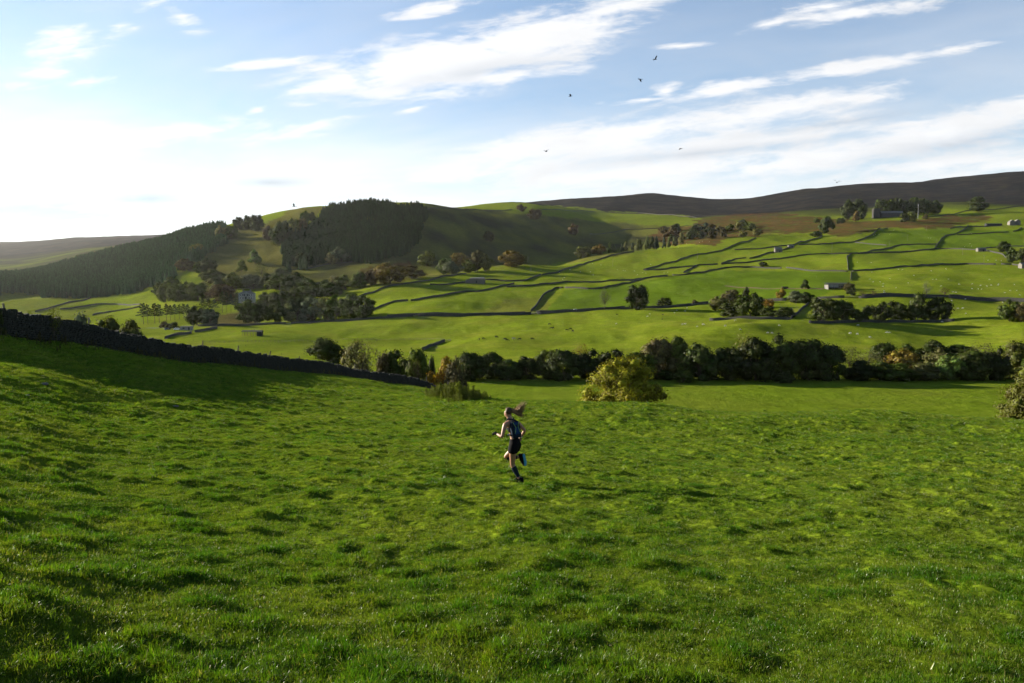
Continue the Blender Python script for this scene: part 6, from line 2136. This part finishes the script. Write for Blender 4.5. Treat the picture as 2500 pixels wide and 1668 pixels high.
        ou.add([tuple(mt @ Vector(v)) for v in lv], [tuple(reversed(range(n)))] + [(i, (i + 1) % n, (i + 1) % n + n, i + n) for i in range(n)] + [tuple(range(n, 2 * n))]).build('outsole', sole_m, s)
    shoe(P['anL'] + Vector((0, 0, .0)), Vector((-.84, .5, -.10)), Vector((0, 0, 1)))
    shoe(P['anR'] + Vector((.035, -.01, 0)), Vector((.20, .10, -.97)), Vector((-.74, .64, -.15)))

    # gloved left hand, bare right hand: palm and five fingers each
    def hand(wr, fwd, up, name, mat, side, curl):
        fwd = fwd.normalized(); up = (up - fwd * up.dot(fwd)).normalized(); sdv = fwd.cross(up) * side
        j = [(*V3(wr - fwd * .02), .030, .026), (*V3(wr + fwd * .03), .042, .028), (*V3(wr + fwd * .075), .045, .026)]
        e = [(0, 1), (1, 2)]
        palm = skin(name, j, e, 2)
        h = obj(name, palm, mat, rt)
        for f, (o_, ln) in enumerate(((-.030, .062), (-.010, .072), (.011, .068), (.030, .054))):
            b = wr + fwd * .078 + sdv * o_
            c1 = fwd * math.cos(curl) - up * math.sin(curl); c2 = fwd * math.cos(curl * 2.2) - up * math.sin(curl * 2.2)
            p1 = b + c1 * ln * .45; p2 = p1 + c2 * ln * .35; p3 = p2 + (c2 - up * .5).normalized() * ln * .25
            MB().tube([b - fwd * .02, b, p1, p2, p3], [.012, .0125, .012, .011, .008], 7).build('finger', mat, h, True)
        b = wr + fwd * .03 + sdv * -.030
        MB().tube([b, b - sdv * .022 + fwd * .018, b - sdv * .026 + fwd * .045 - up * .012, b - sdv * .016 + fwd * .064 - up * .024], [.012, .012, .010, .007], 7).build('thumb', mat, h, True)
        return h
    hl = hand(P['wrL'], J(560, 618, .08) - P['wrL'], Vector((0, -.5, .86)), 'glove', black, 1, .75)
    chain([(lerp(P['elL'], P['wrL'], .86), .031, .031), (lerp(P['elL'], P['wrL'], .95), .032, .032), (P['wrL'] + (P['wrL'] - P['elL']) * .08, .034, .032)], 'glove_cuff', black, 1)
    hand(P['wrR'], J(925, 735, .33) - P['wrR'], Vector((.7, .3, .6)), 'hand', skin_m, -1, .6)
    tdir = (P['wrR'] - P['elR']).normalized()
    MB().tube([P['wrR'] - tdir * .028, P['wrR'] - tdir * .004], .031, 12).build('watch_strap', white, rt)
    # pack on her back: panel, pockets, straps
    bk = Vector((.60, -.80, .12)).normalized()     # out of her back
    upv = (P['chest'] - P['waist']).normalized(); bk = (bk - upv * bk.dot(upv)).normalized(); rg = upv.cross(bk)
    cc = lerp(P['rib'], P['chest'], .38) + bk * .118

    def slab(c, hw, hh, ht, nm, mat, par, top=.8):
        vs = []
        for d_, g in ((-ht, 1.0), (ht * .4, 1.0), (ht, .80)):
            for (a, b) in ((-.75, -1), (.75, -1), (1, -.7), (1, .6), (top, 1), (-top, 1), (-1, .6), (-1, -.7)):
                vs.append(V3(c + rg * (a * hw * g) + upv * (b * hh * g) + bk * d_))
        fs = [tuple(reversed(range(8)))] + [(j * 8 + i, j * 8 + (i + 1) % 8, (j + 1) * 8 + (i + 1) % 8, (j + 1) * 8 + i) for j in range(2) for i in range(8)] + [tuple(range(16, 24))]
        return MB().add(vs, fs).build(nm, mat, par, True)
    pk = slab(cc - upv * .03, .115, .185, .045, 'backpack', deep, rt)
    slab(cc - upv * .05 + bk * .036, .075, .085, .014, 'pocket', blue, pk)
    slab(cc + upv * .10 + bk * .034, .068, .035, .012, 'lid', blue, pk)
    for sgn in (-1, 1):
        MB().tube([cc + rg * (.075 * sgn) + upv * .14 + bk * .05, cc + rg * (.03 * sgn) + upv * .02 + bk * .062, cc + rg * (.075 * sgn) - upv * .10 + bk * .05], .0055, 6).build('cord', lime, pk)
        sh = P['shL'] if sgn > 0 else P['shR']
        base = lerp(P['nb'], sh, .42)
        MB().tube([cc + rg * (.06 * sgn) + upv * .16, base + Vector((0, 0, .062)), base - bk * .11 - upv * .03, lerp(P['chest'], P['rib'], .5) - bk * .125 + rg * (.055 * sgn), cc + rg * (.10 * sgn) - upv * .12 - bk * .04],
                  [.016, .02, .022, .02, .014], 6).build('strap', deep, pk, True)
    MB().tube([cc - rg * .10 - upv * .13, lerp(P['waist'], P['rib'], .5) - rg * .12 - bk * .03, lerp(P['waist'], P['rib'], .5) - bk * .11], [.02, .022, .02], 6).build('hip_belt', deep, pk, True)
    return rt


runner()

# ------------------------------------------------------------------ morning haze in the valley air
hz = MB().box((0, 4300, 150), (19000, 11500, 700)).build('haze', None)
m_, t_ = material('haze')
pv = t_.node('ShaderNodeVolumePrincipled')
pv.inputs['Color'].default_value = c4(0.97, 0.98, 1.0)
pv.inputs['Density'].default_value = 0.000012
pv.inputs['Anisotropy'].default_value = 0.5
t_.l.new(pv.outputs[0], t_.out.inputs['Volume'])
hz.data.materials.append(m_)
tag(hz, 'thin sunlit haze filling the valley air', kind='stuff')
